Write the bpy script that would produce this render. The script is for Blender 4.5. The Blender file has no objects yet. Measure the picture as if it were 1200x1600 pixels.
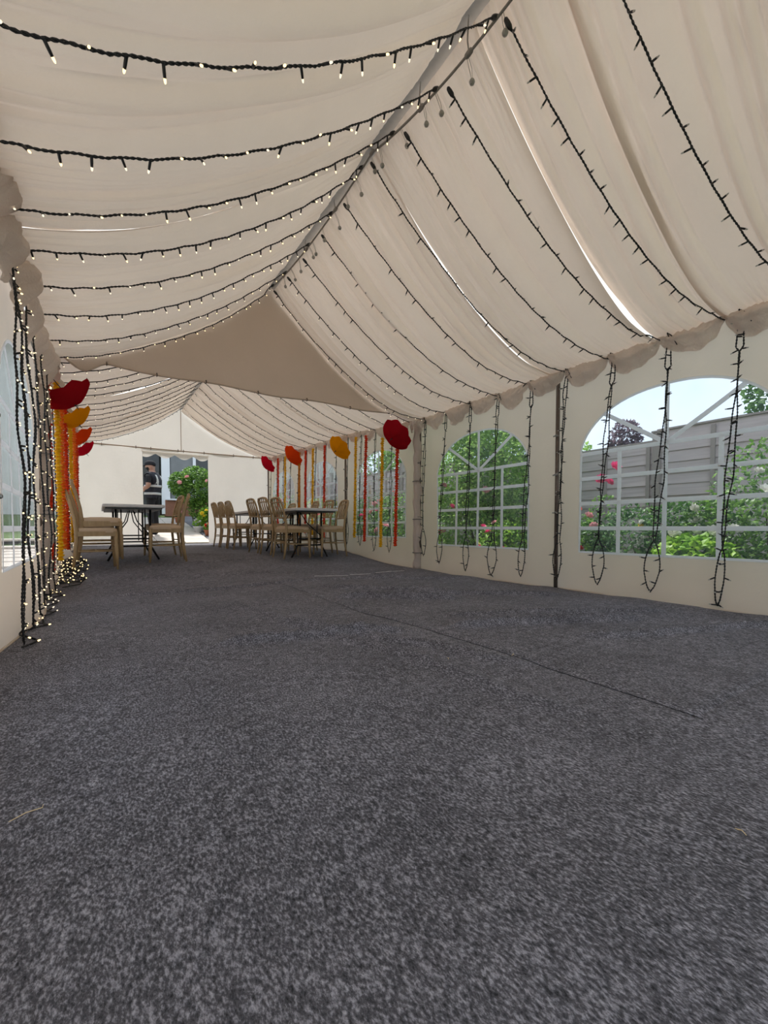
import bpy, bmesh, math, random
from math import sin, cos, pi, radians, sqrt, atan2
from mathutils import Vector, Matrix, Quaternion, noise

scene = bpy.context.scene
COL = scene.collection

# ------------------------------------------------------------------ camera, sky, sun, exposure
cam_d = bpy.data.cameras.new('camera')
cam = bpy.data.objects.new('camera', cam_d); COL.objects.link(cam)
cam_d.sensor_fit = 'VERTICAL'; cam_d.sensor_height = 36.0
cam_d.lens = 679.0 / 1600 * 36.0
cam_d.shift_y = 46.8 / 1600
cam_d.clip_start = 0.02; cam_d.clip_end = 400
cam.location = (0, 0, 0.607)
cam.rotation_euler = (radians(90 - 1.93), 0, radians(-33.35))
scene.camera = cam

world = bpy.data.worlds.new('sky'); scene.world = world; world.use_nodes = True
wt = world.node_tree; wt.nodes.clear()
wo = wt.nodes.new('ShaderNodeOutputWorld'); wb = wt.nodes.new('ShaderNodeBackground')
wc = wt.nodes.new('ShaderNodeTexCoord'); wn = wt.nodes.new('ShaderNodeTexNoise'); wr = wt.nodes.new('ShaderNodeValToRGB')
wn.inputs['Scale'].default_value = 2.2; wn.inputs['Detail'].default_value = 5
wr.color_ramp.elements[0].position = 0.35; wr.color_ramp.elements[0].color = (0.50, 0.66, 0.84, 1)
wr.color_ramp.elements[1].position = 0.62; wr.color_ramp.elements[1].color = (0.84, 0.91, 1.0, 1)
wt.links.new(wc.outputs['Generated'], wn.inputs['Vector']); wt.links.new(wn.outputs['Fac'], wr.inputs['Fac'])
wt.links.new(wr.outputs['Color'], wb.inputs['Color']); wt.links.new(wb.outputs[0], wo.inputs[0])
wb.inputs['Strength'].default_value = 0.88

sun_d = bpy.data.lights.new('sun', 'SUN'); sun = bpy.data.objects.new('sun', sun_d); COL.objects.link(sun)
sun_d.energy = 3.0; sun_d.angle = radians(6); sun_d.color = (1.0, 0.96, 0.9)
sun.location = (0, 14, 20)
sun.rotation_euler = Vector((0.0, -0.43, -0.90)).to_track_quat('-Z', 'Y').to_euler()

vs = scene.view_settings
vs.view_transform = 'Standard'; vs.look = 'None'; vs.gamma = 1; vs.use_curve_mapping = False
vs.exposure = 0.72
cy = scene.cycles
cy.max_bounces = 12; cy.diffuse_bounces = 7; cy.transparent_max_bounces = 24; cy.use_denoising = True
cy.caustics_reflective = False; cy.caustics_refractive = False

# ------------------------------------------------------------------ layout of the place
XR, XL, XM = 3.8, -0.425, 1.69          # right wall, left wall, ridge line
Y0, YP, YG, YE = -1.75, 2.655, 4.87, 11.36   # open end, pole, curtain between tents, far end
def clamp(a, lo=0.0, hi=1.0): return max(lo, min(hi, a))
def sm(t): t = clamp(t); return t * t * (3 - 2 * t)
def h(y): return 0.16 * sm((y - 4.6) / 2.6) + 0.05 * clamp((y - 7.2) / 4)
def eave(y): return 2.10 + 0.16 * sm((y - 4.6) / 2.6) + 0.15 * clamp((y - 7.2) / 4.1)
def ridge(y): return 3.36 + 0.10 * sm((y - 5) / 6)
def gz(y):
    return h(y) - 0.06 if y < 11.3 else 0.15 + 0.155 * (min(y, 17) - 11.3)

# ------------------------------------------------------------------ materials
def mat(name): 
    m = bpy.data.materials.new(name); m.use_nodes = True
    m.node_tree.nodes.clear(); return m, m.node_tree
def nd(t, typ, **kw):
    n = t.nodes.new(typ)
    for k, v in kw.items():
        if k in n.inputs: n.inputs[k].default_value = v
        else: setattr(n, k, v)
    return n
def mixcol(t, fac, a, b):
    n = t.nodes.new('ShaderNodeMix'); n.data_type = 'RGBA'
    n.inputs[6].default_value = (*a, 1); n.inputs[7].default_value = (*b, 1)
    t.links.new(fac, n.inputs[0]); return n.outputs[2]
def plain(name, col, rough=0.6, metal=0.0, var=0.12, scale=30, bump=0.0, coat=0.0):
    m, t = mat(name); o = nd(t, 'ShaderNodeOutputMaterial'); p = nd(t, 'ShaderNodeBsdfPrincipled')
    p.inputs['Roughness'].default_value = rough; p.inputs['Metallic'].default_value = metal
    tc = nd(t, 'ShaderNodeTexCoord'); n = nd(t, 'ShaderNodeTexNoise'); n.inputs['Scale'].default_value = scale; n.inputs['Detail'].default_value = 4
    t.links.new(tc.outputs['Object'], n.inputs['Vector'])
    c = mixcol(t, n.outputs['Fac'], tuple(x * (1 - var) for x in col), tuple(min(1, x * (1 + var)) for x in col))
    t.links.new(c, p.inputs['Base Color'])
    if bump:
        b = nd(t, 'ShaderNodeBump'); b.inputs['Strength'].default_value = bump; b.inputs['Distance'].default_value = 0.005
        t.links.new(n.outputs['Fac'], b.inputs['Height']); t.links.new(b.outputs[0], p.inputs['Normal'])
    t.links.new(p.outputs[0], o.inputs[0]); return m
def fabric(name, col, trans=0.5, var=0.06, scale=6, bump=0.15, dist=0.01, tint=None):
    """thin cloth: part of the light scatters back, part goes through"""
    m, t = mat(name); o = nd(t, 'ShaderNodeOutputMaterial')
    tc = nd(t, 'ShaderNodeTexCoord'); n = nd(t, 'ShaderNodeTexNoise'); n.inputs['Scale'].default_value = scale; n.inputs['Detail'].default_value = 6
    t.links.new(tc.outputs['Object'], n.inputs['Vector'])
    c = mixcol(t, n.outputs['Fac'], tuple(x * (1 - var) for x in col), tuple(min(.97, x * (1 + var)) for x in col))
    d = nd(t, 'ShaderNodeBsdfDiffuse'); tr = nd(t, 'ShaderNodeBsdfTranslucent'); mx = nd(t, 'ShaderNodeMixShader')
    t.links.new(c, d.inputs['Color'])
    if tint: tr.inputs['Color'].default_value = (*tint, 1)
    else: t.links.new(c, tr.inputs['Color'])
    if bump:
        n2 = nd(t, 'ShaderNodeTexNoise'); n2.inputs['Scale'].default_value = scale * 7; n2.inputs['Detail'].default_value = 5
        t.links.new(tc.outputs['Object'], n2.inputs['Vector'])
        b = nd(t, 'ShaderNodeBump'); b.inputs['Strength'].default_value = bump; b.inputs['Distance'].default_value = dist
        t.links.new(n2.outputs['Fac'], b.inputs['Height'])
        t.links.new(b.outputs[0], d.inputs['Normal']); t.links.new(b.outputs[0], tr.inputs['Normal'])
    mx.inputs[0].default_value = trans
    t.links.new(d.outputs[0], mx.inputs[1]); t.links.new(tr.outputs[0], mx.inputs[2]); t.links.new(mx.outputs[0], o.inputs[0])
    return m
def leafmat(name, c1, c2, trans=0.35):
    m, t = mat(name); o = nd(t, 'ShaderNodeOutputMaterial')
    g = nd(t, 'ShaderNodeNewGeometry'); c = mixcol(t, g.outputs['Random Per Island'], c1, c2)
    d = nd(t, 'ShaderNodeBsdfPrincipled'); d.inputs['Roughness'].default_value = 0.45
    tr = nd(t, 'ShaderNodeBsdfTranslucent'); mx = nd(t, 'ShaderNodeMixShader'); mx.inputs[0].default_value = trans
    t.links.new(c, d.inputs['Base Color']); t.links.new(c, tr.inputs['Color'])
    t.links.new(d.outputs[0], mx.inputs[1]); t.links.new(tr.outputs[0], mx.inputs[2]); t.links.new(mx.outputs[0], o.inputs[0])
    return m
def glow(name, col, e):
    m, t = mat(name); o = nd(t, 'ShaderNodeOutputMaterial'); em = nd(t, 'ShaderNodeEmission')
    em.inputs[0].default_value = (*col, 1); em.inputs[1].default_value = e
    t.links.new(em.outputs[0], o.inputs[0]); m.cycles.emission_sampling = 'NONE'; return m
def panemat():
    m, t = mat('clear_vinyl'); o = nd(t, 'ShaderNodeOutputMaterial')
    tr = nd(t, 'ShaderNodeBsdfTransparent'); tr.inputs[0].default_value = (.90, .93, .96, 1)
    tl = nd(t, 'ShaderNodeBsdfTranslucent'); tl.inputs[0].default_value = (.86, .90, 1, 1)
    gl = nd(t, 'ShaderNodeBsdfGlossy'); gl.inputs['Roughness'].default_value = 0.12
    fr = nd(t, 'ShaderNodeFresnel'); fr.inputs[0].default_value = 1.16
    tc = nd(t, 'ShaderNodeTexCoord'); n = nd(t, 'ShaderNodeTexNoise'); n.inputs['Scale'].default_value = 3; n.inputs['Detail'].default_value = 6
    t.links.new(tc.outputs['Object'], n.inputs['Vector'])
    mr = nd(t, 'ShaderNodeMapRange'); mr.inputs[3].default_value = -0.02; mr.inputs[4].default_value = 0.14
    t.links.new(n.outputs['Fac'], mr.inputs[0])
    b = nd(t, 'ShaderNodeBump'); b.inputs['Strength'].default_value = .25; b.inputs['Distance'].default_value = .02
    t.links.new(n.outputs['Fac'], b.inputs['Height']); t.links.new(b.outputs[0], gl.inputs['Normal'])
    m1 = nd(t, 'ShaderNodeMixShader'); m2 = nd(t, 'ShaderNodeMixShader')
    t.links.new(mr.outputs[0], m1.inputs[0]); t.links.new(tr.outputs[0], m1.inputs[1]); t.links.new(tl.outputs[0], m1.inputs[2])
    fm = nd(t, 'ShaderNodeMath', operation='MULTIPLY'); fm.inputs[1].default_value = .4; t.links.new(fr.outputs[0], fm.inputs[0]); t.links.new(fm.outputs[0], m2.inputs[0]); t.links.new(m1.outputs[0], m2.inputs[1]); t.links.new(gl.outputs[0], m2.inputs[2])
    t.links.new(m2.outputs[0], o.inputs[0]); return m
def carpetmat():
    m, t = mat('charcoal_carpet'); o = nd(t, 'ShaderNodeOutputMaterial'); p = nd(t, 'ShaderNodeBsdfPrincipled')
    tc = nd(t, 'ShaderNodeTexCoord')
    mp = nd(t, 'ShaderNodeMapping'); mp.inputs['Scale'].default_value = (1, .55, 1); mp.inputs['Rotation'].default_value = (0, 0, .6)
    t.links.new(tc.outputs['Object'], mp.inputs[0])
    n1 = nd(t, 'ShaderNodeTexNoise'); n1.inputs['Scale'].default_value = 180; n1.inputs['Detail'].default_value = 3; n1.inputs['Roughness'].default_value = .7
    n2 = nd(t, 'ShaderNodeTexNoise'); n2.inputs['Scale'].default_value = 26; n2.inputs['Detail'].default_value = 3
    n3 = nd(t, 'ShaderNodeTexNoise'); n3.inputs['Scale'].default_value = 2.2; n3.inputs['Detail'].default_value = 3
    for n in (n1,): t.links.new(mp.outputs[0], n.inputs['Vector'])
    for n in (n2, n3): t.links.new(tc.outputs['Object'], n.inputs['Vector'])
    a = nd(t, 'ShaderNodeMath', operation='MULTIPLY_ADD'); a.inputs[1].default_value = .22
    t.links.new(n2.outputs['Fac'], a.inputs[0]); t.links.new(n1.outputs['Fac'], a.inputs[2])
    b = nd(t, 'ShaderNodeMath', operation='MULTIPLY_ADD'); b.inputs[1].default_value = .12
    t.links.new(n3.outputs['Fac'], b.inputs[0]); t.links.new(a.outputs[0], b.inputs[2])
    r = nd(t, 'ShaderNodeValToRGB'); e = r.color_ramp.elements
    e[0].position = .47; e[0].color = (.018, .019, .023, 1); e[1].position = .90; e[1].color = (.46, .455, .52, 1)
    x = e.new(.66); x.color = (.108, .107, .125, 1)
    t.links.new(b.outputs[0], r.inputs[0]); t.links.new(r.outputs[0], p.inputs['Base Color'])
    bp = nd(t, 'ShaderNodeBump'); bp.inputs['Strength'].default_value = .5; bp.inputs['Distance'].default_value = .004
    t.links.new(n1.outputs['Fac'], bp.inputs['Height']); t.links.new(bp.outputs[0], p.inputs['Normal'])
    p.inputs['Roughness'].default_value = .95
    t.links.new(p.outputs[0], o.inputs[0]); return m
def woodmat(name, c1, c2, sc=(2, 30, 30), rough=.7):
    m, t = mat(name); o = nd(t, 'ShaderNodeOutputMaterial'); p = nd(t, 'ShaderNodeBsdfPrincipled')
    tc = nd(t, 'ShaderNodeTexCoord'); mp = nd(t, 'ShaderNodeMapping'); mp.inputs['Scale'].default_value = sc
    n = nd(t, 'ShaderNodeTexNoise'); n.inputs['Scale'].default_value = 1.5; n.inputs['Detail'].default_value = 6
    oi = nd(t, 'ShaderNodeObjectInfo'); ad = nd(t, 'ShaderNodeVectorMath', operation='ADD')
    t.links.new(tc.outputs['Object'], mp.inputs[0]); t.links.new(mp.outputs[0], ad.inputs[0]); t.links.new(oi.outputs['Random'], ad.inputs[1])
    t.links.new(ad.outputs[0], n.inputs['Vector'])
    c = mixcol(t, n.outputs['Fac'], c1, c2); t.links.new(c, p.inputs['Base Color']); p.inputs['Roughness'].default_value = rough
    t.links.new(p.outputs[0], o.inputs[0]); return m

M = {}
M['liner'] = fabric('ivory_lining_cloth', (.80, .695, .605), .27, .04, 5, .25, .012)
M['swag'] = fabric('sheer_lining_cloth', (.78, .68, .61), .36, .08, 9, .6, .015)
M['roof'] = fabric('white_roof_sheet', (.96, .95, .92), .58, .02, 3, 0)
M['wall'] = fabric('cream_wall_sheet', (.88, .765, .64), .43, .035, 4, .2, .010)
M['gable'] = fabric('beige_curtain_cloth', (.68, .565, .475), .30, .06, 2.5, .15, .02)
M['strip'] = plain('grey_ridge_gap', (.34, .325, .31), .9)  # darkness of the open ridge gap, put into the colour
M['beam'] = plain('tan_beam_sleeve', (.42, .33, .25), .8)
M['endwall'] = fabric('white_end_wall_sheet', (.87, .835, .785), .46, .035, 3, .25, .015)
M['bar'] = fabric('white_window_tape', (.96, .97, .99), .66, .01, 10, 0)
M['pane'] = panemat()
M['carpet'] = carpetmat()
M['sheet'] = plain('dark_groundsheet', (.012, .012, .014), .8)
M['pole'] = plain('dull_steel_pole', (.16, .125, .105), .45, .5, .4, 18)
M['galv'] = plain('grey_galvanised_tube', (.30, .29, .28), .4, .7, .2, 12)
M['cable'] = plain('grey_ridge_cord', (.24, .22, .20), .7)
M['wire'] = plain('black_rubber_wire', (.008, .008, .009), .45)
M['lit'] = glow('warm_lit_led', (1.0, .74, .36), 1.5)
M['litw'] = glow('pale_lit_led', (1.0, .86, .62), .85)
M['unlit'] = plain('clear_led_tip', (.50, .48, .44), .2)
M['ball'] = plain('grey_bungee_ball', (.30, .285, .26), .4)
M['gold'] = woodmat('limed_gold_wood', (.29, .185, .085), (.52, .37, .19), (30, 30, 4), .5)
M['pad'] = fabric('beige_seat_cushion', (.60, .45, .31), .0, .08, 25, .1, .004)
M['tabletop'] = plain('grey_white_plastic', (.70, .71, .72), .45, 0, .05)
M['blackmetal'] = plain('black_powder_coat', (.012, .012, .013), .4, .2)
M['u_red'] = fabric('deep_red_parasol_cloth', (.33, .008, .016), .30, .05, 10, .1, .004, (.42, .008, .015))
M['u_amber'] = fabric('amber_parasol_cloth', (.80, .30, .006), .30, .05, 10, .1, .004, (.85, .33, .004))
M['u_orange'] = fabric('orange_red_parasol_cloth', (.72, .060, .008), .30, .05, 10, .1, .004, (.80, .07, .006))
M['u_crimson'] = fabric('crimson_parasol_cloth', (.52, .008, .025), .30, .05, 10, .1, .004, (.60, .008, .025))
M['f_red'] = leafmat('red_orange_petals', (.78, .030, .006), (.90, .085, .010), .2)
M['f_yellow'] = leafmat('yellow_petals', (.98, .56, .004), (1.0, .68, .01), .2)
M['f_orange'] = leafmat('orange_petals', (.95, .16, .006), (.98, .28, .010), .2)
M['f_amber'] = leafmat('amber_petals', (.70, .25, .006), (.86, .36, .012), .2)
M['grass'] = plain('rough_grass', (.10, .16, .045), .9, 0, .5, 40)
M['fence'] = woodmat('weathered_fence_board', (.38, .32, .31), (.66, .57, .56), (20, 1.2, 20), .9)
M['post'] = woodmat('weathered_fence_post', (.24, .20, .18), (.40, .35, .32), (20, 20, 2), .9)
M['stem'] = plain('brown_stem', (.10, .075, .04), .8)
M['leaf_mid'] = leafmat('mid_green_leaves', (.05, .15, .025), (.27, .46, .09))
M['leaf_dark'] = leafmat('dark_green_leaves', (.03, .095, .028), (.16, .31, .08))
M['leaf_lime'] = leafmat('lime_green_leaves', (.16, .36, .03), (.40, .62, .08))
M['leaf_copper'] = leafmat('copper_leaves', (.10, .06, .085), (.24, .16, .20))
M['leaf_pale'] = leafmat('pale_green_leaves', (.15, .32, .05), (.52, .72, .20))
for n, c in (('white', (.85, .84, .78)), ('pink', (.85, .09, .26)), ('blush', (.85, .42, .45)), ('scarlet', (.75, .03, .02)), ('lemon', (.85, .68, .04))):
    M['p_' + n] = leafmat(n + '_petals', tuple(x * .85 for x in c), c, .25)
M['slab'] = plain('pale_paving_slab', (.60, .54, .48), .85, 0, .14, 8, .3)
M['paver'] = plain('grey_block_paver', (.20, .20, .22), .85, 0, .18, 12, .3)
M['upvc'] = plain('white_upvc', (.82, .84, .86), .35, 0, .03)
M['glass_room_dark'] = plain('dark_glass_and_room_shade', (.05, .055, .055), .12, 0, .3, 2)  # dark panes, also the painted-in shade of the rooms behind
M['glassgrey'] = plain('grey_house_glass', (.19, .20, .20), .15, 0, .35, 2)
M['brick'] = plain('brown_brickwork', (.27, .12, .075), .9, 0, .3, 20, .3)
M['render'] = plain('pale_house_render', (.62, .60, .56), .9, 0, .08, 5)
M['tile'] = plain('roof_tiles', (.16, .10, .085), .9, 0, .3, 10)
M['terracotta'] = plain('terracotta_pot', (.42, .16, .08), .8)
M['skin'] = plain('skin', (.42, .23, .165), .5, 0, .08)
M['black_cloth'] = plain('black_cotton', (.012, .012, .016), .9, 0, .2, 20)
M['navy_cloth'] = plain('navy_vest_cloth', (.014, .015, .026), .75, 0, .2, 20)
M['silver'] = plain('silver_reflective_band', (.60, .62, .63), .35, .1, .05)
M['beard'] = plain('black_beard', (.010, .009, .009), .9, 0, .3, 60)
M['white'] = plain('white_plastic', (.80, .80, .80), .4, 0, .04)
M['straw'] = plain('dry_straw', (.72, .58, .34), .8)

# ------------------------------------------------------------------ mesh helpers
class MB:
    def __init__(s): s.v = []; s.f = []; s.m = []
    def add(s, vs, fs, mi=0):
        o = len(s.v); s.v += [tuple(p) for p in vs]; s.f += [tuple(i + o for i in f) for f in fs]; s.m += [mi] * len(fs); return s
    def box(s, c, d, rot=None, mi=0, bev=0.0):
        hx, hy, hz = d[0] / 2, d[1] / 2, d[2] / 2; c = Vector(c)
        if bev <= 0:
            P = [Vector((x, y, z)) for x in (-hx, hx) for y in (-hy, hy) for z in (-hz, hz)]
            F = [(0, 1, 3, 2), (4, 6, 7, 5), (0, 4, 5, 1), (2, 3, 7, 6), (0, 2, 6, 4), (1, 5, 7, 3)]
        else:
            bm = bmesh.new(); bmesh.ops.create_cube(bm, size=1)
            for v in bm.verts: v.co = Vector((v.co.x * d[0], v.co.y * d[1], v.co.z * d[2]))
            bmesh.ops.bevel(bm, geom=list(bm.edges), offset=bev, segments=2, profile=.5, affect='EDGES')
            bm.verts.index_update(); P = [v.co.copy() for v in bm.verts]; F = [[v.index for v in f.verts] for f in bm.faces]; bm.free()
        if rot is not None: P = [rot @ p for p in P]
        return s.add([p + c for p in P], F, mi)
    def tube(s, pts, r, n=6, mi=0, cap=True, closed=False):
        pts = [Vector(p) for p in pts]; k = len(pts)
        rr = r if isinstance(r, (list, tuple)) else [r] * k
        o = []; up = None
        for i, p in enumerate(pts):
            if closed: d = pts[(i + 1) % k] - pts[i - 1]
            else: d = pts[min(i + 1, k - 1)] - pts[max(i - 1, 0)]
            if d.length < 1e-9: d = Vector((0, 0, 1))
            d.normalize()
            if up is None: up = Vector((0, 0, 1)) if abs(d.z) < .9 else Vector((1, 0, 0))
            a = d.cross(up); 
            if a.length < 1e-6: a = d.orthogonal()
            a.normalize(); b = d.cross(a).normalized(); up = b.cross(d) if False else a.cross(d)
            for j in range(n):
                q = 2 * pi * j / n; o.append(p + (a * cos(q) + b * sin(q)) * rr[i])
        F = []
        for i in range(k if closed else k - 1):
            i2 = (i + 1) % k
            for j in range(n):
                F.append((i * n + j, i * n + (j + 1) % n, i2 * n + (j + 1) % n, i2 * n + j))
        if cap and not closed:
            F.append(tuple(range(n - 1, -1, -1))); F.append(tuple((k - 1) * n + j for j in range(n)))
        return s.add(o, F, mi)
    def cyl(s, a, b, r, n=8, mi=0, r2=None): return s.tube([a, b], [r, r if r2 is None else r2], n, mi)
    def lathe(s, prof, n=10, mi=0, M4=None):
        o = []; F = []
        for (r, z) in prof:
            for j in range(n):
                p = Vector((r * cos(2 * pi * j / n), r * sin(2 * pi * j / n), z)); o.append(M4 @ p if M4 else p)
        for i in range(len(prof) - 1):
            for j in range(n): F.append((i * n + j, i * n + (j + 1) % n, (i + 1) * n + (j + 1) % n, (i + 1) * n + j))
        F.append(tuple(range(n - 1, -1, -1))); F.append(tuple((len(prof) - 1) * n + j for j in range(n)))
        return s.add(o, F, mi)
    def grid(s, nx, ny, fn, mi=0):
        o = [fn(i / nx, j / ny) for j in range(ny + 1) for i in range(nx + 1)]; w = nx + 1
        return s.add(o, [(j * w + i, j * w + i + 1, (j + 1) * w + i + 1, (j + 1) * w + i) for j in range(ny) for i in range(nx)], mi)
    def mesh(s, name, mats, smooth=False):
        me = bpy.data.meshes.new(name); me.from_pydata(s.v, [], s.f)
        for m in (mats if isinstance(mats, (list, tuple)) else [mats]): me.materials.append(m)
        if any(s.m): me.polygons.foreach_set('material_index', s.m)
        if smooth: me.polygons.foreach_set('use_smooth', [True] * len(me.polygons))
        me.update(); return me
    def build(s, name, mats, parent=None, smooth=False, world=False):
        if world and parent is not None:
            L = parent.location; s.v = [(p[0] - L[0], p[1] - L[1], p[2] - L[2]) for p in s.v]
        return link(name, s.mesh(name, mats, smooth), parent)
def link(name, me, parent=None):
    o = bpy.data.objects.new(name, me); COL.objects.link(o); o.parent = parent; return o
def tag(o, label=None, cat=None, group=None, kind=None):
    if label: o['label'] = label
    if cat: o['category'] = cat
    if group: o['group'] = group
    if kind: o['kind'] = kind
    return o
def thing(name, label=None, cat=None, loc=(0, 0, 0), rz=0, group=None, kind=None):
    o = bpy.data.objects.new(name, None); COL.objects.link(o); o.empty_display_size = .05
    o.location = loc; o.rotation_euler = (0, 0, rz); return tag(o, label, cat, group, kind)
def copy_tree(o, parent=None):
    c = o.copy(); COL.objects.link(c); c.parent = parent
    for ch in list(o.children): copy_tree(ch, c)
    return c
def struct(o, label): return tag(o, label, None, None, 'structure')
ORD = ['first', 'second', 'third', 'fourth', 'fifth', 'sixth', 'seventh', 'eighth', 'ninth', 'tenth', 'eleventh', 'twelfth', 'thirteenth', 'fourteenth', 'fifteenth', 'sixteenth', 'seventeenth', 'eighteenth']
rnd = random.Random(7)
def fb(x, y, s=1.0, z=0.0): return noise.noise(Vector((x * s, y * s, z)))

# ------------------------------------------------------------------ ground and floor
g = MB()
def gfn(u, v):
    x = -22 + 52 * u; y = -14 + 54 * v
    return (x, y, gz(y) - .015)
g.grid(26, 108, gfn)
struct(g.build('ground', M['grass']), 'rough grass ground around the marquee')

floor = struct(thing('floor', None, None, (0, 0, 0)), 'charcoal needle-felt carpet laid in strips over the marquee floor')
def carpet_z(x, y, seed):
    b = .018 * fb(x, y, .9, seed) + .010 * fb(x * .7, y * 2.2, 1.3, seed + 3)
    # long soft creases
    for (ax, ay, bx, by, a, w) in CREASE:
        dx, dy = bx - ax, by - ay; L = sqrt(dx * dx + dy * dy); t = ((x - ax) * dx + (y - ay) * dy) / (L * L)
        if -.1 < t < 1.1:
            d = ((x - ax) * dy - (y - ay) * dx) / L + .04 * fb(t * 6, a * 100, 1, 2)
            b += 2.6 * a * math.exp(-(d / (w * .55)) ** 2) * sm(min(t + .1, 1.1 - t) * 5)
    return h(y) + b
CREASE = [(.55, 2.35, 1.45, 2.05, .02, .05), (1.7, 3.3, 2.5, 2.75, .022, .05), (1.75, 1.9, 2.9, 1.45, .02, .05), (1.85, 3.9, 2.75, 3.0, .016, .05), (2.3, 3.2, 3.4, 2.35, .016, .05), (1.95, 2.2, 3.3, 1.5, .012, .05), (.9, 3.6, 1.3, .9, .010, .07),
          (2.2, 1.35, 3.5, .9, .014, .05), (1.0, 2.7, 1.55, 1.3, .012, .06), (.1, 4.5, 3.2, 4.35, .012, .05), (.4, 5.5, 2.0, 5.25, .014, .05), (0.2, 6.2, 2.1, 6.4, .012, .05),
          (1.2, 7.4, 2.2, 7.0, .012, .05), (2.6, 4.5, 3.5, 3.7, .012, .05)]
def strip(x0, x1, y0, y1, dz, seed, st=.026):
    m = MB(); nx = max(4, int((x1 - x0) / st)); ny = max(4, int((y1 - y0) / st))
    def fn(u, v):
        x = x0 + (x1 - x0) * u + .012 * fb(0, y0 + (y1 - y0) * v, 1.2, seed); y = y0 + (y1 - y0) * v
        lift = dz * (1 if True else 0)
        e = min(u * (x1 - x0), (1 - u) * (x1 - x0), v * (y1 - y0), (1 - v) * (y1 - y0))
        z = carpet_z(x, y, 1.0) + lift - (.009 if e < .001 else 0)
        return (x, y, z)
    m.grid(nx, ny, fn); m.build('carpet_strip', M['carpet'], floor, True)
strip(-.75, 1.66, -2.2, 4.83, 0, 5)
strip(1.60, 4.15, .585, 4.83, .012, 6)
strip(1.58, 4.15, -2.2, .62, .005, 7)
strip(-.75, 4.15, 4.79, 11.45, .006, 8, .06)
u = MB(); u.grid(4, 60, lambda a, b: (-.9 + 5.2 * a, -2.3 + 13.8 * b, h(-2.3 + 13.8 * b) - .03)); u.build('groundsheet', M['sheet'], floor)

# ------------------------------------------------------------------ outer roof + lining
def make_roof(y0, y1, nm, label):
    m = MB()
    for s, xe in ((-1, XL - .06), (1, XR + .06)):
        m.grid(6, max(2, int((y1 - y0) / .5)), lambda u, v: (XM + (xe - XM) * u, y0 + (y1 - y0) * v, ridge(y0 + (y1 - y0) * v) + .06 + (eave(y0 + (y1 - y0) * v) + .03 - ridge(y0 + (y1 - y0) * v) - .02) * u))
    return struct(m.build(nm, M['roof'], None, True), label)
ceil_n = make_roof(Y0, YG, 'ceiling', 'white pitched roof of the near marquee with gathered ivory lining')
ceil_f = make_roof(YG, YE, 'ceiling', 'white pitched roof of the far marquee with gathered ivory lining')

def liner_base(side, y, t):
    """mean surface of the swagged lining; t 0 at ridge, 1 at eave"""
    xt = XM + side * (.015 if side > 0 else .04)
    xe = XL + .05 if side < 0 else XR - .05
    far = y > YG
    zt = ridge(y) - .06 - (.03 if side > 0 else 0); ze = eave(y) + .015
    sag = (.25 if side > 0 else .185) if not far else .15
    x = xt + (xe - xt) * t
    if side < 0: ze -= .15 * sm((4.4 - y) / 2.8)
    z = zt + (ze - zt) * t - sag * 4 * t * (1 - t) * (1 + .35 * (t - .5))
    return x, z
class Folds:
    """gathered cloth: a run of pleats of uneven width, rounded toward the room, creased between"""
    def __init__(s, seed, side):
        r = random.Random(seed); s.side = side; s.seed = seed
        s.c = [Y0 - .5]; s.hh = []
        while s.c[-1] < YE + .5:
            k = r.random()
            w = r.uniform(.045, .085) if k < .45 else r.uniform(.085, .15) if k < .8 else r.uniform(.16, .30)
            if side < 0: w *= 1.5
            s.c.append(s.c[-1] + w); s.hh.append(w * (r.uniform(.30, .62) if w < .16 else r.uniform(.14, .28)) * (1 if side > 0 else .80))
        s.end = [(r.uniform(.035, .06), r.uniform(0, 9), r.uniform(.5, 1), r.uniform(-1, 1)) for _ in range(3)]
    def __call__(s, y, t):
        from bisect import bisect_right
        yw = y + .09 * fb(t * 1.1, y * .5, 1, s.seed) + .03 * fb(t * 2.6, y * 2.5, 1, s.seed + 4)
        i = max(0, min(len(s.hh) - 1, bisect_right(s.c, yw) - 1)); q = clamp((yw - s.c[i]) / (s.c[i + 1] - s.c[i]))
        a = s.hh[i] * (abs(sin(pi * q)) ** .62) * (.35 + .9 * clamp(.55 + fb(i * 1.37, t * 1.9, 1, s.seed + 7)))
        b = sum(w * sin(2 * pi * (y + .03 * k * t) / L + p) for L, p, w, k in s.end)
        et = 1 - sm(min(t, 1 - t) / .28)
        return (sm(t / .03) * .7 + .3) * (a * (1 - .35 * et) + b * .0075 * (.06 + .9 * et))
LIN = {}
def lining(parent, side, y0, y1, seed, st=.0095, nt=44, off0=0.0, off1=0.0):
    F = Folds(seed, side); LIN[(side, y0, y1)] = F
    m = MB(); ny = int((y1 - y0) / st)
    def fn(u, v):
        y = y0 + (y1 - y0) * u; t = v
        x, z = liner_base(side, y, t)
        d = F(y, t)
        e0, e1 = (y - y0), (y1 - y)
        lift = off0 * math.exp(-(e0 / .05) ** 2) + off1 * math.exp(-(e1 / .05) ** 2)
        bill = .022 * sin(pi * clamp((y - y0) / (y1 - y0))) * 4 * t * (1 - t)
        n = Vector((-side * .45, 0, -.89))
        k = d + bill - lift * (4 * t * (1 - t)) ** .5
        yy = y + .02 * fb(y * 3, t * 2, 1, seed)
        return (x + n.x * k, yy, z + n.z * k)
    m.grid(ny, nt, fn)
    m.build('lining_panel', M['liner'], parent, True)
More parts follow.
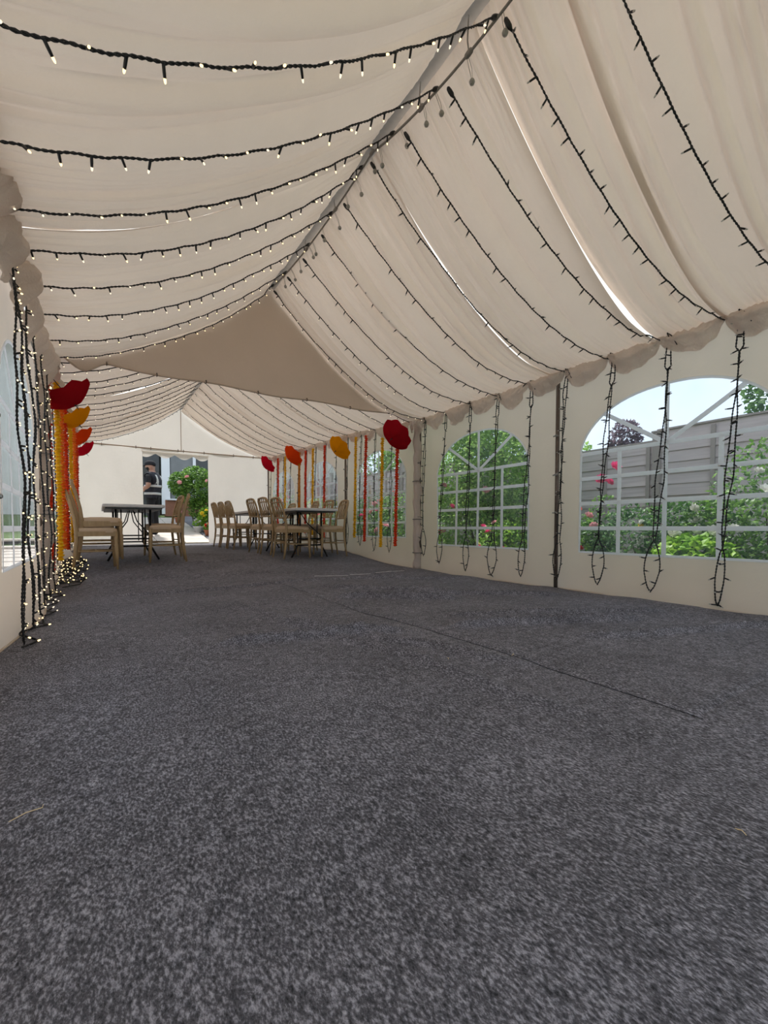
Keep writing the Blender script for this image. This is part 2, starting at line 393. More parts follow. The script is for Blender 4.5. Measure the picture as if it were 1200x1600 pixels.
def lin_point(side, y, t, drop=.045):
    x, z = liner_base(side, y, t)
    bill = .022 * 4 * t * (1 - t); d = 0
    for (s, a, b), F in LIN.items():
        if s == side and a <= y <= b: d = max(F(y + q, t) for q in (-.04, -.02, 0, .02, .04)); break
    k = bill + max(d, .012) + .012
    return Vector((x - side * .45 * k, y, z - .89 * k))
lining(ceil_n, 1, Y0, .35, 11, .03); lining(ceil_n, 1, .32, 1.30, 12, off1=.01, off0=0); lining(ceil_n, 1, 1.26, 1.735, 13, off0=.022, off1=.014)
lining(ceil_n, 1, 1.72, 2.70, 14, off0=-.005, off1=.008); lining(ceil_n, 1, 2.69, YG - .02, 15, off0=.008)
lining(ceil_n, -1, Y0, .62, 21, .03); lining(ceil_n, -1, .60, 2.70, 22, off1=.006); lining(ceil_n, -1, 2.69, YG - .02, 23, off0=.0)
for k, (a, b) in enumerate(((YG + .04, 7.04), (7.02, 9.21), (9.19, YE - .03))):
    lining(ceil_f, 1, a, b, 31 + k, .022, 30, .02, .02); lining(ceil_f, -1, a, b, 41 + k, .022, 30, 0, 0)

for par, a, b in ((ceil_n, Y0, YG), (ceil_f, YG, YE)):
    m = MB(); m.grid(4, 30, lambda u, v: (XM - .10 + .17 * u, a + (b - a) * v, ridge(a + (b - a) * v) - .03 - .02 * sin(pi * u) - .02 * abs(u - .5)))
    m.build('ridge_gap_strip', M['strip'], par, True)  # grey strip added over the open ridge gap so it looks dark
# scalloped swags of lining hanging under the eaves, one between each pair of ties
def swag(parent, side, y0, y1, drop, seed, nn=20):
    r = random.Random(seed); m = MB(); xw = XR - .045 if side > 0 else XL + .05
    bulge = r.uniform(.05, .085) + (.045 if side < 0 else 0); ph = r.uniform(0, 6)
    def fn(u, v):
        y = y0 + (y1 - y0) * u; c = sin(pi * u) ** .7
        z = eave(y) + .022 - v * drop * (.28 + .72 * c) - .012 * sin(9 * u + ph) * v
        b = sin(pi * min(v * 1.15, 1)) * bulge * (.35 + .65 * c) + .010 * sin(7 * pi * u + ph + 3 * v) * v + .012 * sin(13 * u * pi + ph) * (1 - c) * v + .022 * fb(u * 5, v * 4, 1, seed) + .010 * fb(u * 14, v * 9, 1, seed)
        return (xw - side * (b + .004 + .012 * v), y + .012 * sin(6 * v + ph) * c, z)
    m.grid(nn * 2, 18, fn); m.build('valance', M['swag'], parent, True)
TIES_N = [4.66 - .4215 * k for k in range(15)]           # eave ties, near marquee
TIES_F = [YG + .13 + .455 * k for k in range(14)]
TN = sorted([YG - .03] + TIES_N)
for i in range(len(TN) - 1):
    for s in (1, -1):
        if s > 0 or TN[i] > 1.5:
            swag(ceil_n, s, TN[i], TN[i + 1], .20 + .05 * rnd.random() + (.11 if s < 0 else 0), 100 + i * 2 + s)
TF = [YG + .03] + TIES_F + [YE - .05]
for i in range(len(TF) - 1):
    for s in (1, -1): swag(ceil_f, s, TF[i], TF[i + 1], .17 + .05 * rnd.random(), 200 + i * 2 + s, 12)

# ------------------------------------------------------------------ gable curtain between the two marquees
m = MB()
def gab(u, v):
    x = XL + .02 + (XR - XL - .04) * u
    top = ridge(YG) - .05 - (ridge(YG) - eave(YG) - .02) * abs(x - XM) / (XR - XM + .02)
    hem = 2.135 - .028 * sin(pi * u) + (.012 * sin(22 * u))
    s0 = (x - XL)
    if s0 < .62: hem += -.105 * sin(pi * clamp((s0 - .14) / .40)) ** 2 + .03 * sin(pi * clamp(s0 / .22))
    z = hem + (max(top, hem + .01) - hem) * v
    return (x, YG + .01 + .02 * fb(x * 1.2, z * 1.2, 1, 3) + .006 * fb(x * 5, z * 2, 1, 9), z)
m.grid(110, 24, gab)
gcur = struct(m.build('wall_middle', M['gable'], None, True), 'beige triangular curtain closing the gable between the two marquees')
m = MB(); pts = [Vector(gab(i / 110, 0)) + Vector((0, -.006, .008)) for i in range(111)]
m.tube(pts, .009, 6); m.build('hem', M['gable'], gcur, True)
for px in (.12, .22, .33, .46, .60, .74, .88):
    p = Vector(gab(px, 0)); m = MB()
    m.tube([p + Vector((0, -.012 + .02 * cos(q), .010 + .016 * sin(q))) for q in [2 * pi * i / 10 for i in range(10)]], .005, 5, 0, False, True)
    m.build('hook', M['pole'], gcur)

# ------------------------------------------------------------------ side walls with arched windows
SILL, SPRING, ARCH = .37, 1.283, .475
def wall_bulge(y, z, y0, y1, side, seed):
    uu = clamp((y - y0) / (y1 - y0)); zz = z - h(y)
    b = .012 * fb(y * 1.5, z * 1.2, 1, seed) + .004 * fb(y * 6, z * 5, 1, seed + 2)
    b += .10 * sin(pi * uu) * max(0, 1 - zz / .38) ** 2
    return b
win_n = [0]
def wall_panel(parent, side, y0, y1, wy0, wy1, seed, wlabel):
    """sheet with an arched hole, built in columns; the window is a thing of its own in it"""
    xw = XR if side > 0 else XL
    hb = (lambda y: h(y)) if True else None
    ymid, half = (wy0 + wy1) / 2, (wy1 - wy0) / 2
    dz = h(ymid) * 1.0
    sill, spring = SILL + dz, SPRING + dz
    def arch(y):
        q = clamp(abs(y - ymid) / half); return spring + ARCH * (1 - q ** 2.25) ** .56
    ys = sorted(set([y0 + (wy0 - y0) * i / 6 for i in range(7)] + [wy0 + (wy1 - wy0) * (1 - cos(pi * i / 32)) / 2 for i in range(33)] + [wy1 + (y1 - wy1) * i / 6 for i in range(7)]))
    P = lambda y, z: (xw - side * wall_bulge(y, z, y0, y1, side, seed), y, z)
    m = MB(); bot = lambda y: h(y) + .005 - .05 * 0 + .01 * fb(y * 2, seed, 1, 1)
    for a, b in zip(ys, ys[1:]):
        def sec(l0, l1, r0, r1, n):
            o = [];
            for i in range(n + 1):
                q = i / n; o += [P(a, l0 + (l1 - l0) * q), P(b, r0 + (r1 - r0) * q)]
            m.add(o, [(2 * i, 2 * i + 1, 2 * i + 3, 2 * i + 2) for i in range(n)])
        inside = a >= wy0 - 1e-6 and b <= wy1 + 1e-6
        sec(bot(a), sill, bot(b), sill, 6)
        if not inside: sec(sill, spring, sill, spring, 8)
        A = arch(a) if wy0 - 1e-6 <= a <= wy1 + 1e-6 else spring; B = arch(b) if wy0 - 1e-6 <= b <= wy1 + 1e-6 else spring
        sec(A, eave(a) + .02, B, eave(b) + .02, 6)
    bm = bmesh.new(); me = m.mesh('wall_panel', M['wall'], True); bm.from_mesh(me); bmesh.ops.remove_doubles(bm, verts=bm.verts, dist=1e-4); bm.to_mesh(me); bm.free()
    link('wall_panel', me, parent)
    m = MB()   # bottom hem and side seam
    m.tube([Vector(P(y, bot(y))) + Vector((-side * .004, 0, .004)) for y in ys], .007, 5); m.build('hem', M['wall'], parent, True)
    # window
    win_n[0] += 1
    w = struct(thing('window_%d' % win_n[0], None, None, (xw, ymid, sill)), wlabel)
    n = 40; o = []; pf = []
    def Wp(y, z, d=.0): return (xw - side * (wall_bulge(y, z, y0, y1, side, seed) + d), y, z)
    m = MB()
    def pane(u, v):
        y = wy0 + (wy1 - wy0) * (1 - cos(pi * u)) / 2; return Wp(y, sill + (arch(y) - sill) * v, -.002)
    m.grid(32, 14, pane); m.build('pane', M['pane'], w, True, True)
    def ribbon(pts, wd, nm):
        m = MB(); k = len(pts); o = []
        for i, (y, z) in enumerate(pts):
            ya, za = pts[max(i - 1, 0)]; yb, zb = pts[min(i + 1, k - 1)]
            dy, dz_ = yb - ya, zb - za; L = sqrt(dy * dy + dz_ * dz_) or 1; ny, nz = -dz_ / L * wd / 2, dy / L * wd / 2
            o += [Wp(y + ny, z + nz, .003), Wp(y - ny, z - nz, .003), Wp(y - ny, z - nz, .0062), Wp(y + ny, z + nz, .0062)]
        F = []
        for i in range(k - 1):
            for j in range(4): F.append((4 * i + j, 4 * i + (j + 1) % 4, 4 * i + 4 + (j + 1) % 4, 4 * i + 4 + j))
        F += [(0, 1, 2, 3), (4 * k - 4, 4 * k - 1, 4 * k - 2, 4 * k - 3)]
        m.add(o, F); m.build(nm, M['bar'], w, False, True)
    lerp = lambda a, b, n=10: [(a[0] + (b[0] - a[0]) * i / n, a[1] + (b[1] - a[1]) * i / n) for i in range(n + 1)]
    e = .006
    outline = lerp((wy0 + e, spring), (wy0 + e, sill + e), 6) + lerp((wy0 + e, sill + e), (wy1 - e, sill + e), 10)[1:] + lerp((wy1 - e, sill + e), (wy1 - e, spring), 6)[1:]
    ar = [(ymid + half * cos(pi * i / 30), 0) for i in range(1, 30)]; ar = [(y, arch(y) - e) for y, _ in ar]
    ribbon(outline + ar + [(wy0 + e, spring)], .020, 'frame')
    sp = (spring - sill) / 4
    for k in (1, 2, 3, 4): ribbon(lerp((wy0, sill + sp * k), (wy1, sill + sp * k)), .034, 'bar')
    for k in (1, 3): ribbon(lerp((wy0 + (wy1 - wy0) * k / 4, sill), (wy0 + (wy1 - wy0) * k / 4, spring)), .034, 'bar')
    ribbon(lerp((ymid, sill), (ymid, arch(ymid))), .034, 'bar')
    for s in (-1, 1):
        ribbon(lerp((ymid, spring), (ymid + s * half * .70, arch(ymid + s * half * .70))), .034, 'bar')
    return w
wr_n = struct(thing('wall_right', None, None, (0, 0, 0)), 'cream fabric side wall on the right with arched clear windows')
wl_n = struct(thing('wall_left', None, None, (0, 0, 0)), 'cream fabric side wall on the left with arched clear windows')
BAYS = [(-1.75, .44), (.44, 2.655), (2.655, 4.87), (4.87, 7.03), (7.03, 9.2), (9.2, 11.36)]
WN = [None, (.94, 2.415), (2.99, 4.467), (5.18, 6.66), (7.36, 8.84), (9.52, 11.0)]
WLAB = ['', 'large arched window nearest the camera on the right wall', 'middle arched window on the right wall full of green hedge', 'arched window behind the first red and yellow garlands on the right wall', 'arched window behind the right-hand trestle tables', 'farthest arched window on the right wall beside the end wall']
WLABL = ['', 'left wall window beside the camera', 'pale arched window at the left edge behind hanging lights', 'left wall window behind the garlands', 'second left wall window of the far marquee', 'farthest window on the left wall']
for k, (a, b) in enumerate(BAYS):
    wn = WN[k] or (a + .37, b - .37)
    wall_panel(wr_n, 1, a + .004, b - .004, wn[0], wn[1], 50 + k, WLAB[k] or 'arched window on the right wall behind the camera')
    wall_panel(wl_n, -1, a + .004, b - .004, wn[0], wn[1], 70 + k, WLABL[k] or 'arched window on the left wall behind the camera')

# ------------------------------------------------------------------ end wall with doorway
DX0, DX1, DZ = .88, 2.29, 2.33
wb_ = struct(thing('wall_back', None, None, (XM, YE, h(YE))), 'white end wall of the far marquee with an open doorway')
def endp(x0, x1, z0, z1, nx, nz, seed, nm='wall_panel', fnz=None):
    m = MB()
    def fn(u, v):
        x = x0 + (x1 - x0) * u; zt = fnz(x) if fnz else z1; z = z0 + (zt - z0) * v
        y = YE + .03 * fb(x * 1.3, z * .8, 1, seed) + .012 * fb(x * 5, z * 1.5, 1, seed + 1)
        return (x, y, z)
    m.grid(nx, nz, fn); return m.build(nm, M['endwall'], wb_, True, True)
endp(XL, DX0, h(YE), 2.42, 24, 24, 1); endp(DX1, XR, h(YE), 2.42, 24, 24, 2)
endp(DX0 - .02, DX1 + .02, DZ - .005, 2.42, 16, 2, 3, 'header')
endp(XL, XR, 2.40, 3.4, 40, 14, 4, 'gable_panel', lambda x: ridge(YE) + .02 - (ridge(YE) - eave(YE)) * abs(x - XM) / (XR - XM))
m = MB()
def sc(u, v):
    x = DX0 + (DX1 - DX0) * u; return (x, YE - .03 - .01 * v, DZ + .02 - v * (.05 + .09 * abs(sin(pi * (u * 3.5 + .35))) ** 1.2))
m.grid(70, 4, sc); m.build('door_valance', M['endwall'], wb_, True, True)
m = MB(); m.tube([(XL, YE - .02, 2.425), (XM, YE - .02, 2.415), (XR, YE - .02, 2.425)], .012, 8); m.build('beam', M['beam'], wb_, False, True)
m = MB(); m.cyl((XM, YE - .02, 2.42), (XM, YE - .02, ridge(YE) - .02), .008, 6); m.build('gable_seam', M['beam'], wb_, False, True)
for x in (.1, .75, 1.05, 1.62, 1.74, 2.2, 2.9, 3.4):
    m = MB(); m.tube([(x, YE - .022 + .028 * cos(q), 2.42 + .03 * sin(q)) for q in [2 * pi * i / 8 for i in range(8)]], .006, 5, 0, False, True)
    m.build('hook', M['pole'], wb_, False, True)

# ------------------------------------------------------------------ steel frames
def frame(ys, label, dark):
    t = thing('marquee_frame', label, 'frame', (XM, ys[0], 0))
    for y in ys:
        for s, x in ((1, XR - .012), (-1, XL + .012)):
            m = MB(); m.cyl((x, y, h(y)), (x, y, eave(y) + .01), .019, 10); p = m.build('pole', M['pole'], t, True, True)
            for z in (.75, 1.12, 1.5):
                m = MB(); m.tube([(x - s * .02, y - .03, z + h(y)), (x - s * .035, y, z + h(y)), (x - s * .02, y + .03, z + h(y))], .007, 6)
                m.lathe([(.004, -.012), (.011, -.006), (.011, .006), (.004, .012)], 8, 0, Matrix.Translation((x - s * .04, y - .012, z + h(y))))
                c = m.mesh('clip', M['galv'])
                L = t.location; c.transform(Matrix.Translation((-L[0], -L[1], -L[2]))); link('clip', c, t)
            m = MB(); m.cyl((x, y, eave(y) + .015), (XM, y, ridge(y) + .01), .019, 8); m.build('rafter', M['galv'], t, True, True)
    for s, x in ((1, XR - .01), (-1, XL + .01)):
        m = MB(); m.tube([(x, ys[0] + (ys[-1] - ys[0]) * i / 12, eave(ys[0] + (ys[-1] - ys[0]) * i / 12) + .015) for i in range(13)], .019, 8); m.build('eave_rail', M['galv'], t, True, True)
    m = MB(); m.tube([(XM, ys[0] + (ys[-1] - ys[0]) * i / 12, ridge(ys[0] + (ys[-1] - ys[0]) * i / 12) + .01) for i in range(13)], .021, 8); m.build('ridge_pole', M['galv'], t, True, True)
    return t
frame([-1.74, .44, 2.655, 4.84], 'dull steel pole frame of the near marquee', True)
frame([4.91, 7.03, 9.2, 11.32], 'dull steel pole frame of the far marquee', True)
# cloth sleeve around the pair of poles at the junction
for s, x, lb in ((1, XR - .02, 'cream cloth sleeve around the junction poles on the right wall'), (-1, XL + .02, 'cream cloth sleeve around the junction poles on the left wall')):
    m = MB(); k = 26
    pts = [(x - s * .01 + .008 * sin(i), YG + .012 * sin(i * 1.7), h(YG) + .01 + (eave(YG) - .06 - h(YG)) * i / k) for i in range(k + 1)]
    m.tube(pts, [.058 + .008 * sin(i * 2.3) + .006 * cos(i * .9) for i in range(k + 1)], 12)
    o = thing('pole_sleeve', lb, 'fabric sleeve', (x, YG, h(YG)))
    m.build('sleeve', M['swag'], o, True, True)
    for z in (.25, .72, 1.25):
        m = MB(); m.tube([(x - s * .01 + .068 * cos(q), YG + .068 * sin(q), z) for q in [2 * pi * i / 14 for i in range(14)]], .006, 5, 0, False, True); m.build('tie', M['cable'], o, True, True)

# ridge cord, sagging between the poles
def cord_z(y):
    a, b, d = (Y0, .44, .16) if y < .44 else (.44, 2.72, .17) if y < 2.72 else (2.72, YG, .07)
    q = clamp((y - a) / (b - a)); return 3.285 - d * 4 * q * (1 - q) + (.0 if y < 2.72 else .02 * q)
CORDX = XM - .0
m = MB(); m.tube([(CORDX, Y0 + (YG - Y0) * i / 120, cord_z(Y0 + (YG - Y0) * i / 120)) for i in range(121)], .0075, 6)
rc = thing('ridge_cord', 'thin grey cord running under the ridge of the near marquee', 'cord', (CORDX, Y0, cord_z(Y0)))
m.build('cord', M['cable'], rc, True, True)
for y in (.44, 1.15, 1.75, 2.16, 2.72, 3.3, 3.9, 4.5):
    m = MB(); m.tube([(CORDX, y, cord_z(y)), (CORDX - .01, y, cord_z(y) + .06), (CORDX, y, ridge(y) - .01)], .004, 5); m.build('tie', M['cable'], rc, False, True)
    m = MB(); m.lathe([(.004, -.03), (.013, -.02), (.015, 0), (.013, .02), (.004, .03)], 8, 0, Matrix.Translation((CORDX, y, cord_z(y))) @ Matrix.Rotation(pi / 2, 4, 'X')); m.build('knot', M['cable'], rc, True, True)
def bungee(y, dx, dz):
    z0 = cord_z(y) - .004; t = thing('bungee_ball', 'small grey ball on a thin cord loop hanging under the ridge cord', 'bungee ball', (CORDX + dx, y, z0 - dz), 0, 'balls hanging from the ridge cord')
    m = MB(); m.tube([(CORDX, y - .004, z0), (CORDX + dx * .7, y - .008, z0 - dz * .5), (CORDX + dx, y - .003, z0 - dz + .012)], .0016, 4); m.tube([(CORDX, y + .006, z0), (CORDX + dx * .8, y + .010, z0 - dz * .5), (CORDX + dx, y + .003, z0 - dz + .012)], .0016, 4)
    m.build('loop', M['cable'], t, False, True)
    m = MB(); m.lathe([(.003, -.016), (.012, -.011), (.016, 0), (.012, .011), (.005, .016)], 10, 0, Matrix.Translation((CORDX + dx, y, z0 - dz))); m.build('ball', M['ball'], t, True, True)
for i, y in enumerate((1.18, 1.52, 1.76, 2.02, 2.13, 2.37, 2.62, 2.74, 2.95, 3.12, 3.32, 3.55, 3.76, 3.84, 4.08, 4.3, 4.5)):
    bungee(y, (.05, .02, .035, .045, .02)[i % 5], (.10, .085, .115, .095)[i % 4])

# ------------------------------------------------------------------ light strings
def lampmesh(tip, nm, n=8):
    m = MB(); m.lathe([(.0035, -.004), (.0052, 0), (.0052, .022), (.0046, .034)], n, 0)
    b = MB(); b.lathe([(.0040, .0335), (.0042, .039), (.0036, .044), (.0015, .0475)], n, 0)
    return m.mesh(nm, M['wire'], True), b.mesh('bulb', tip, True)
LM = {k: lampmesh(M[k], 'lamp') for k in ('lit', 'litw', 'unlit')}
def resample(pts, step):
    pts = [Vector(p) for p in pts]; out = []; acc = 0; nxt = step * .5
    for a, b in zip(pts, pts[1:]):
        L = (b - a).length
        while nxt <= acc + L and L > 0:
            q = (nxt - acc) / L; out.append((a.lerp(b, q), (b - a).normalized())); nxt += step
        acc += L
    return out
def twisted(m, pts, r=.0031, off=.0030, pitch=.045, n=4):
    P = resample(pts, .0085)
    for ph in (0, pi):
        o = []
        for i, (p, d) in enumerate(P):
            a = d.cross(Vector((0, 0, 1)));  a = a.normalized() if a.length > .05 else Vector((1, 0, 0)); a = (a - d * a.dot(d)).normalized(); b = d.cross(a)
            q = 2 * pi * i * .0085 / pitch + ph; o.append(p + (a * cos(q) + b * sin(q)) * off)
        if len(o) > 1: m.tube(o, r, n)
def light_string(label, group, paths, dirfn, seed, tipkeys, detail=True, step=.1, plugs=(), name='light_string'):
    r = random.Random(seed); base = Vector(paths[0][0])
    t = thing(name, label, 'string lights', base, 0, group)
    m = MB()
    for p in paths:
        if detail: twisted(m, p)
        else: m.tube(p, .0052, 4)
    m.build('wire', M['wire'], t, detail, True)
    far = MB(); k = 0
    for p in paths:
        for q, d in resample(p, step):
            v = dirfn(q, d, k, r); k += 1
            rot = v.to_track_quat('Z', 'Y').to_matrix().to_4x4(); key = tipkeys[0] if r.random() < .6 else tipkeys[-1]
            if detail:
                o = link('lamp', LM['lit'][0], t); o.matrix_local = Matrix.Translation(q - base) @ rot; link('bulb', LM[key][1], o)
            else:
                M4 = Matrix.Translation(q) @ rot
                far.lathe([(.0048, -.003), (.0048, .032)], 4, 0, M4); far.lathe([(.0050, .032), (.0050, .042)], 4, 1, M4)
    if not detail:
        o = far.build('lamps', [M['wire'], M[tipkeys[0]]], t, False, True); o['kind'] = 'stuff'
    for p, d in plugs:
        m = MB(); m.lathe([(.004, -.03), (.010, -.024), (.0125, -.005), (.012, .012), (.007, .024), (.004, .032)], 10, 0, Matrix.Translation(p) @ d.to_track_quat('Z', 'Y').to_matrix().to_4x4())
        m.build('connector', M['wire'], t, True, True)
    return t
def ceil_dir(side):
    def fn(q, d, k, r):
        down = Vector((-side * .5, 0, -.86)); across = d.cross(down).normalized()
        a = r.choice((-1, 1)) * r.uniform(.5, 1.0)
        v = across * a + down * r.uniform(.25, .9) + d * r.uniform(-.35, .35); return v.normalized()
    return fn
def slope_path(side, yr, ye, zc=None, n=40):
    x0, z0 = CORDX + side * .012, (zc if zc is not None else ridge(yr) - .1)
    far = ye > YG; S = (.27 if side > 0 else .20) if not far else .16
    xe = (XR - .06) if side > 0 else (XL + .07); ze = eave(ye) - (.21 * sm((4.4 - ye) / 2.8) if side < 0 else 0)
    pts = []; kk = 0
    for i in range(n + 1):
        t = i / n; y = yr + (ye - yr) * t; x = x0 + (xe - x0) * t
        z = z0 + (ze - z0) * t - S * 4 * t * (1 - t) * (1 + .35 * (t - .5))
        lp = lin_point(side, y, clamp((x - XM) / ((XR - .05 if side > 0 else XL + .05) - XM)))
        if i > 1: z = min(z, lp.z)
        pts.append(Vector((x, y, z + .004 * sin(i * 1.9))))
    return pts
GN_R, GN_L = 'light strings across the right slope of the near lining', 'light strings across the left slope of the near lining'
for k in range(11):
    ye = TIES_N[k]; yr = ye + .15 + .008 * k
    p = slope_path(1, min(yr, YG - .03), ye, min(cord_z(min(yr, YG)) - .055, 3.30))
    light_string('light string on the right slope of the near lining, %s from the gable curtain' % ORD[k], GN_R, [p], ceil_dir(1), 300 + k, ('unlit', 'unlit') if k > 1 else ('litw', 'unlit'), True, .105, [(p[0] + Vector((.01, 0, -.01)), (p[1] - p[0]).normalized())])
YL = [4.80, 4.42, 3.83, 3.36, 2.86, 2.45, 2.01, 1.56, 1.10, .66]
for k, y in enumerate(YL):
    p = slope_path(-1, y, y - .02, cord_z(y) + .002)
    light_string('light string on the left slope of the near lining, %s from the gable curtain' % ORD[k], GN_L, [p], ceil_dir(-1), 330 + k, ('lit', 'litw'), True, .105, [(p[0], (p[1] - p[0]).normalized())])
for k in range(14):
    y = TIES_F[k]
    for s, nm in ((1, 'right'), (-1, 'left')):
        p = slope_path(s, y + .05, y, ridge(y) - .12, 24)
        light_string('light string on the %s slope of the far lining, %s beyond the gable curtain' % (nm, ORD[k]), 'light strings across the %s slope of the far lining' % nm, [p], ceil_dir(s), 360 + k * 2 + s, ('litw', 'litw'), False, .105)

def wall_drop(side, y, lean, zb, seed, wide=.05):
    """double strand hanging from the eave tie, opening to a loop at the foot"""
    r = random.Random(seed); xw = (XR - .06) if side > 0 else (XL + (.075 if y < YG else .03)); z0 = eave(y) - .015
    A, B = [], []; n = 64; j1, j2 = r.uniform(0, 6), r.uniform(0, 6); sp = r.uniform(.012, .026)
    for i in range(n + 1):
        q = i / n; z = z0 + (zb - z0) * q; c = y + lean * q + .010 * sin(5 * q + j1) + (.03 if side < 0 else .008) * fb(q * 7, seed * 1.3, 1, 2)
        if q < .12: s = .012 + .10 * q
        elif q < .80: s = sp * (.55 + .6 * sin(9 * q + j1)) + .004 * sin(31 * q + j2) + (.025 if side < 0 else .006) * fb(q * 11, seed * .7, 1, 5)
        else: s = sp * .4 + wide * sin(pi * clamp((q - .80) / .2)) ** .8 * (1 if q < .93 else .92)
        if side < 0 and .12 < q < .8: s += .022
        if q > .995: s = .004
        bow = .012 * sin(pi * q) + (.03 if side < 0 and y < YG else .015) * q + (.022 * fb(q * 6, seed * 2.1, 1, 8) if side < 0 and y < YG else 0)
        A.append((xw - side * (bow + .004), c - s, z + .006 * sin(17 * q + j1))); B.append((xw - side * bow, c + s, z + .006 * sin(15 * q + j2)))
    return [A, B[::-1]] if False else [A + [(A[-1][0], (A[-1][1] + B[-1][1]) / 2, zb - .012)], B]
def wall_dir(side):
    def fn(q, d, k, r):
        o = 1 if (k % 2) else -1
        return Vector((-side * r.uniform(.05, .6), o * r.uniform(.5, 1), r.uniform(-.5, .45))).normalized()
    return fn
seg = ['beside the junction pole', 'over the far edge of the hedge window', 'over the hedge window, left of its centre', 'over the hedge window, right of its centre', 'at the near edge of the hedge window', 'just nearer than the brown pole', 'over the far side of the nearest window', 'over the middle of the nearest window', 'over the near side of the nearest window']
RD = [(4.66, .02), (4.24, .10), (3.80, .05), (3.36, .09), (2.92, .10), (2.52, .09), (2.09, .10), (1.64, .09), (1.19, .08)]
for k, (y, ln) in enumerate(RD):
    ps = wall_drop(1, y, ln, (.22, .14, .08, .07, .09, .10, .10, .09, .045)[k], 500 + k, (.05, .05, .045, .065, .035, .04, .05, .05, .02)[k])
    t = light_string('doubled light string looping down the right wall, ' + seg[k], 'light loops on the right wall of the near marquee', ps, wall_dir(1), 520 + k, ('unlit', 'unlit'), True, .10)
    m = MB(); e = eave(y); m.tube([(XR - .075, y, e + .005), (XR - .10, y - .03, e - .03), (XR - .11, y - .07, e - .11)], .0035, 5); m.tube([(XR - .05, y, e + .02), (XR - .085, y + .01, e + .012), (XR - .08, y, e - .03), (XR - .05, y - .01, e)], .007, 5)
    m.build('tie', M['wire'], t, False, True)
LD = [4.66, 4.24, 3.82, 3.42, 3.06, 2.84]
for k, y in enumerate(LD):
    ps = wall_drop(-1, y, .05 if k < 5 else .0, .06 if k < 5 else -.0 + .02, 540 + k, .05)
    light_string('lit light string looping down the left wall, %s from the junction pole' % ORD[k], 'lit light loops on the left wall of the near marquee', ps, wall_dir(-1), 560 + k, ('lit', 'litw'), True, .115)
for k in range(1, 14):
    y = TIES_F[k]
    for s, nm in ((1, 'right'), (-1, 'left')):
        ps = wall_drop(s, y, .05, h(y) + (.10 if s > 0 else .07) + .12 * rnd.random(), 580 + 2 * k + s, .05)
        light_string('light string looping down the %s wall of the far marquee, %s beyond the junction pole' % (nm, ORD[k - 1]), 'light loops on the %s wall of the far marquee' % nm, ps, wall_dir(s), 620 + 2 * k + s, ('litw', 'litw') if s < 0 else ('unlit', 'unlit'), False, .10)
# tangle of spare lights on the floor by the left wall
r = random.Random(91); pts = []
for i in range(90):
    q = i / 89; pts.append((XL + .13 + .10 * sin(i * .9) + .09 * r.random(), 5.05 + 1.5 * q + .10 * sin(i * 1.7), h(5.05 + 1.5 * q) + .03 + .10 * abs(sin(i * .55)) * r.random()))
light_string('tangled heap of lit string lights on the carpet by the left wall', None, [pts], lambda q, d, k, r: Vector((r.uniform(-1, 1), r.uniform(-1, 1), r.uniform(.2, 1))).normalized(), 92, ('lit', 'litw'), False, .14)
pts = [(XL + .10 + .05 * sin(i * .8), 2.75 + i * .06, carpet_z(XL + .1, 2.75 + i * .06, 1) + .012) for i in range(40)]
light_string('lit light string trailing along the carpet at the foot of the left wall', None, [pts], lambda q, d, k, r: Vector((r.uniform(-.4, 1), r.uniform(-1, 1), r.uniform(.1, .6))).normalized(), 93, ('lit', 'litw'), True, .11)

# ------------------------------------------------------------------ flower garlands
def flowermesh(seed, mt):
    r = random.Random(seed); m = MB()
    for ring, (n, rad, z, tilt) in enumerate(((7, .033, -.004, .25), (6, .024, .006, .8), (4, .014, .012, 1.2))):
        for j in range(n):
            a = 2 * pi * (j + .5 * ring + r.uniform(-.12, .12)) / n; ca, sa = cos(a), sin(a); w = rad * .48
            tip = (ca * rad * cos(tilt * .7), sa * rad * cos(tilt * .7), z + rad * sin(tilt) * .6)
            m.add([(ca * rad * .15, sa * rad * .15, z - .006), (ca * rad * .6 - sa * w, sa * rad * .6 + ca * w, z + .005), tip, (ca * rad * .6 + sa * w, sa * rad * .6 - ca * w, z + .005), (ca * rad * .55, sa * rad * .55, z + .012)],
                  [(0, 1, 4), (1, 2, 4), (2, 3, 4), (3, 0, 4)])
    m.lathe([(.010, -.012), (.022, -.006), (.024, .004), (.012, .012)], 7)
    return m.mesh('flower', mt, False)
FM = {c: [flowermesh(s, M['f_' + c]) for s in (1, 2, 3)] for c in ('red', 'yellow', 'orange', 'amber')}
def garland(x, y, z0, z1, c, label, side, seed, lean=0.05):
    r = random.Random(seed); t = thing('flower_garland', label, 'garland', (x, y, z0), 0, 'marigold garlands hung on the side walls')
    m = MB(); n = int((z0 - z1) / .034); m.tube([(x, y, z0 + .12), (x, y, z0), (x, y + lean, z1)], .002, 4); m.build('cord', M['straw'], t, False, True)
    for i in range(n + 1):
        q = i / n; o = link('flower', FM[c][i % 3], t)
        o.location = (r.uniform(-.004, .004), lean * q + r.uniform(-.004, .004), (z1 - z0) * q)
        o.rotation_euler = (r.uniform(-.35, .35), r.uniform(-.35, .35) , r.uniform(0, 6.28)); s = r.uniform(1.02, 1.24); o.scale = (s, s, s)
cn = {'red': 'red-orange', 'yellow': 'yellow', 'orange': 'orange', 'amber': 'dark amber'}
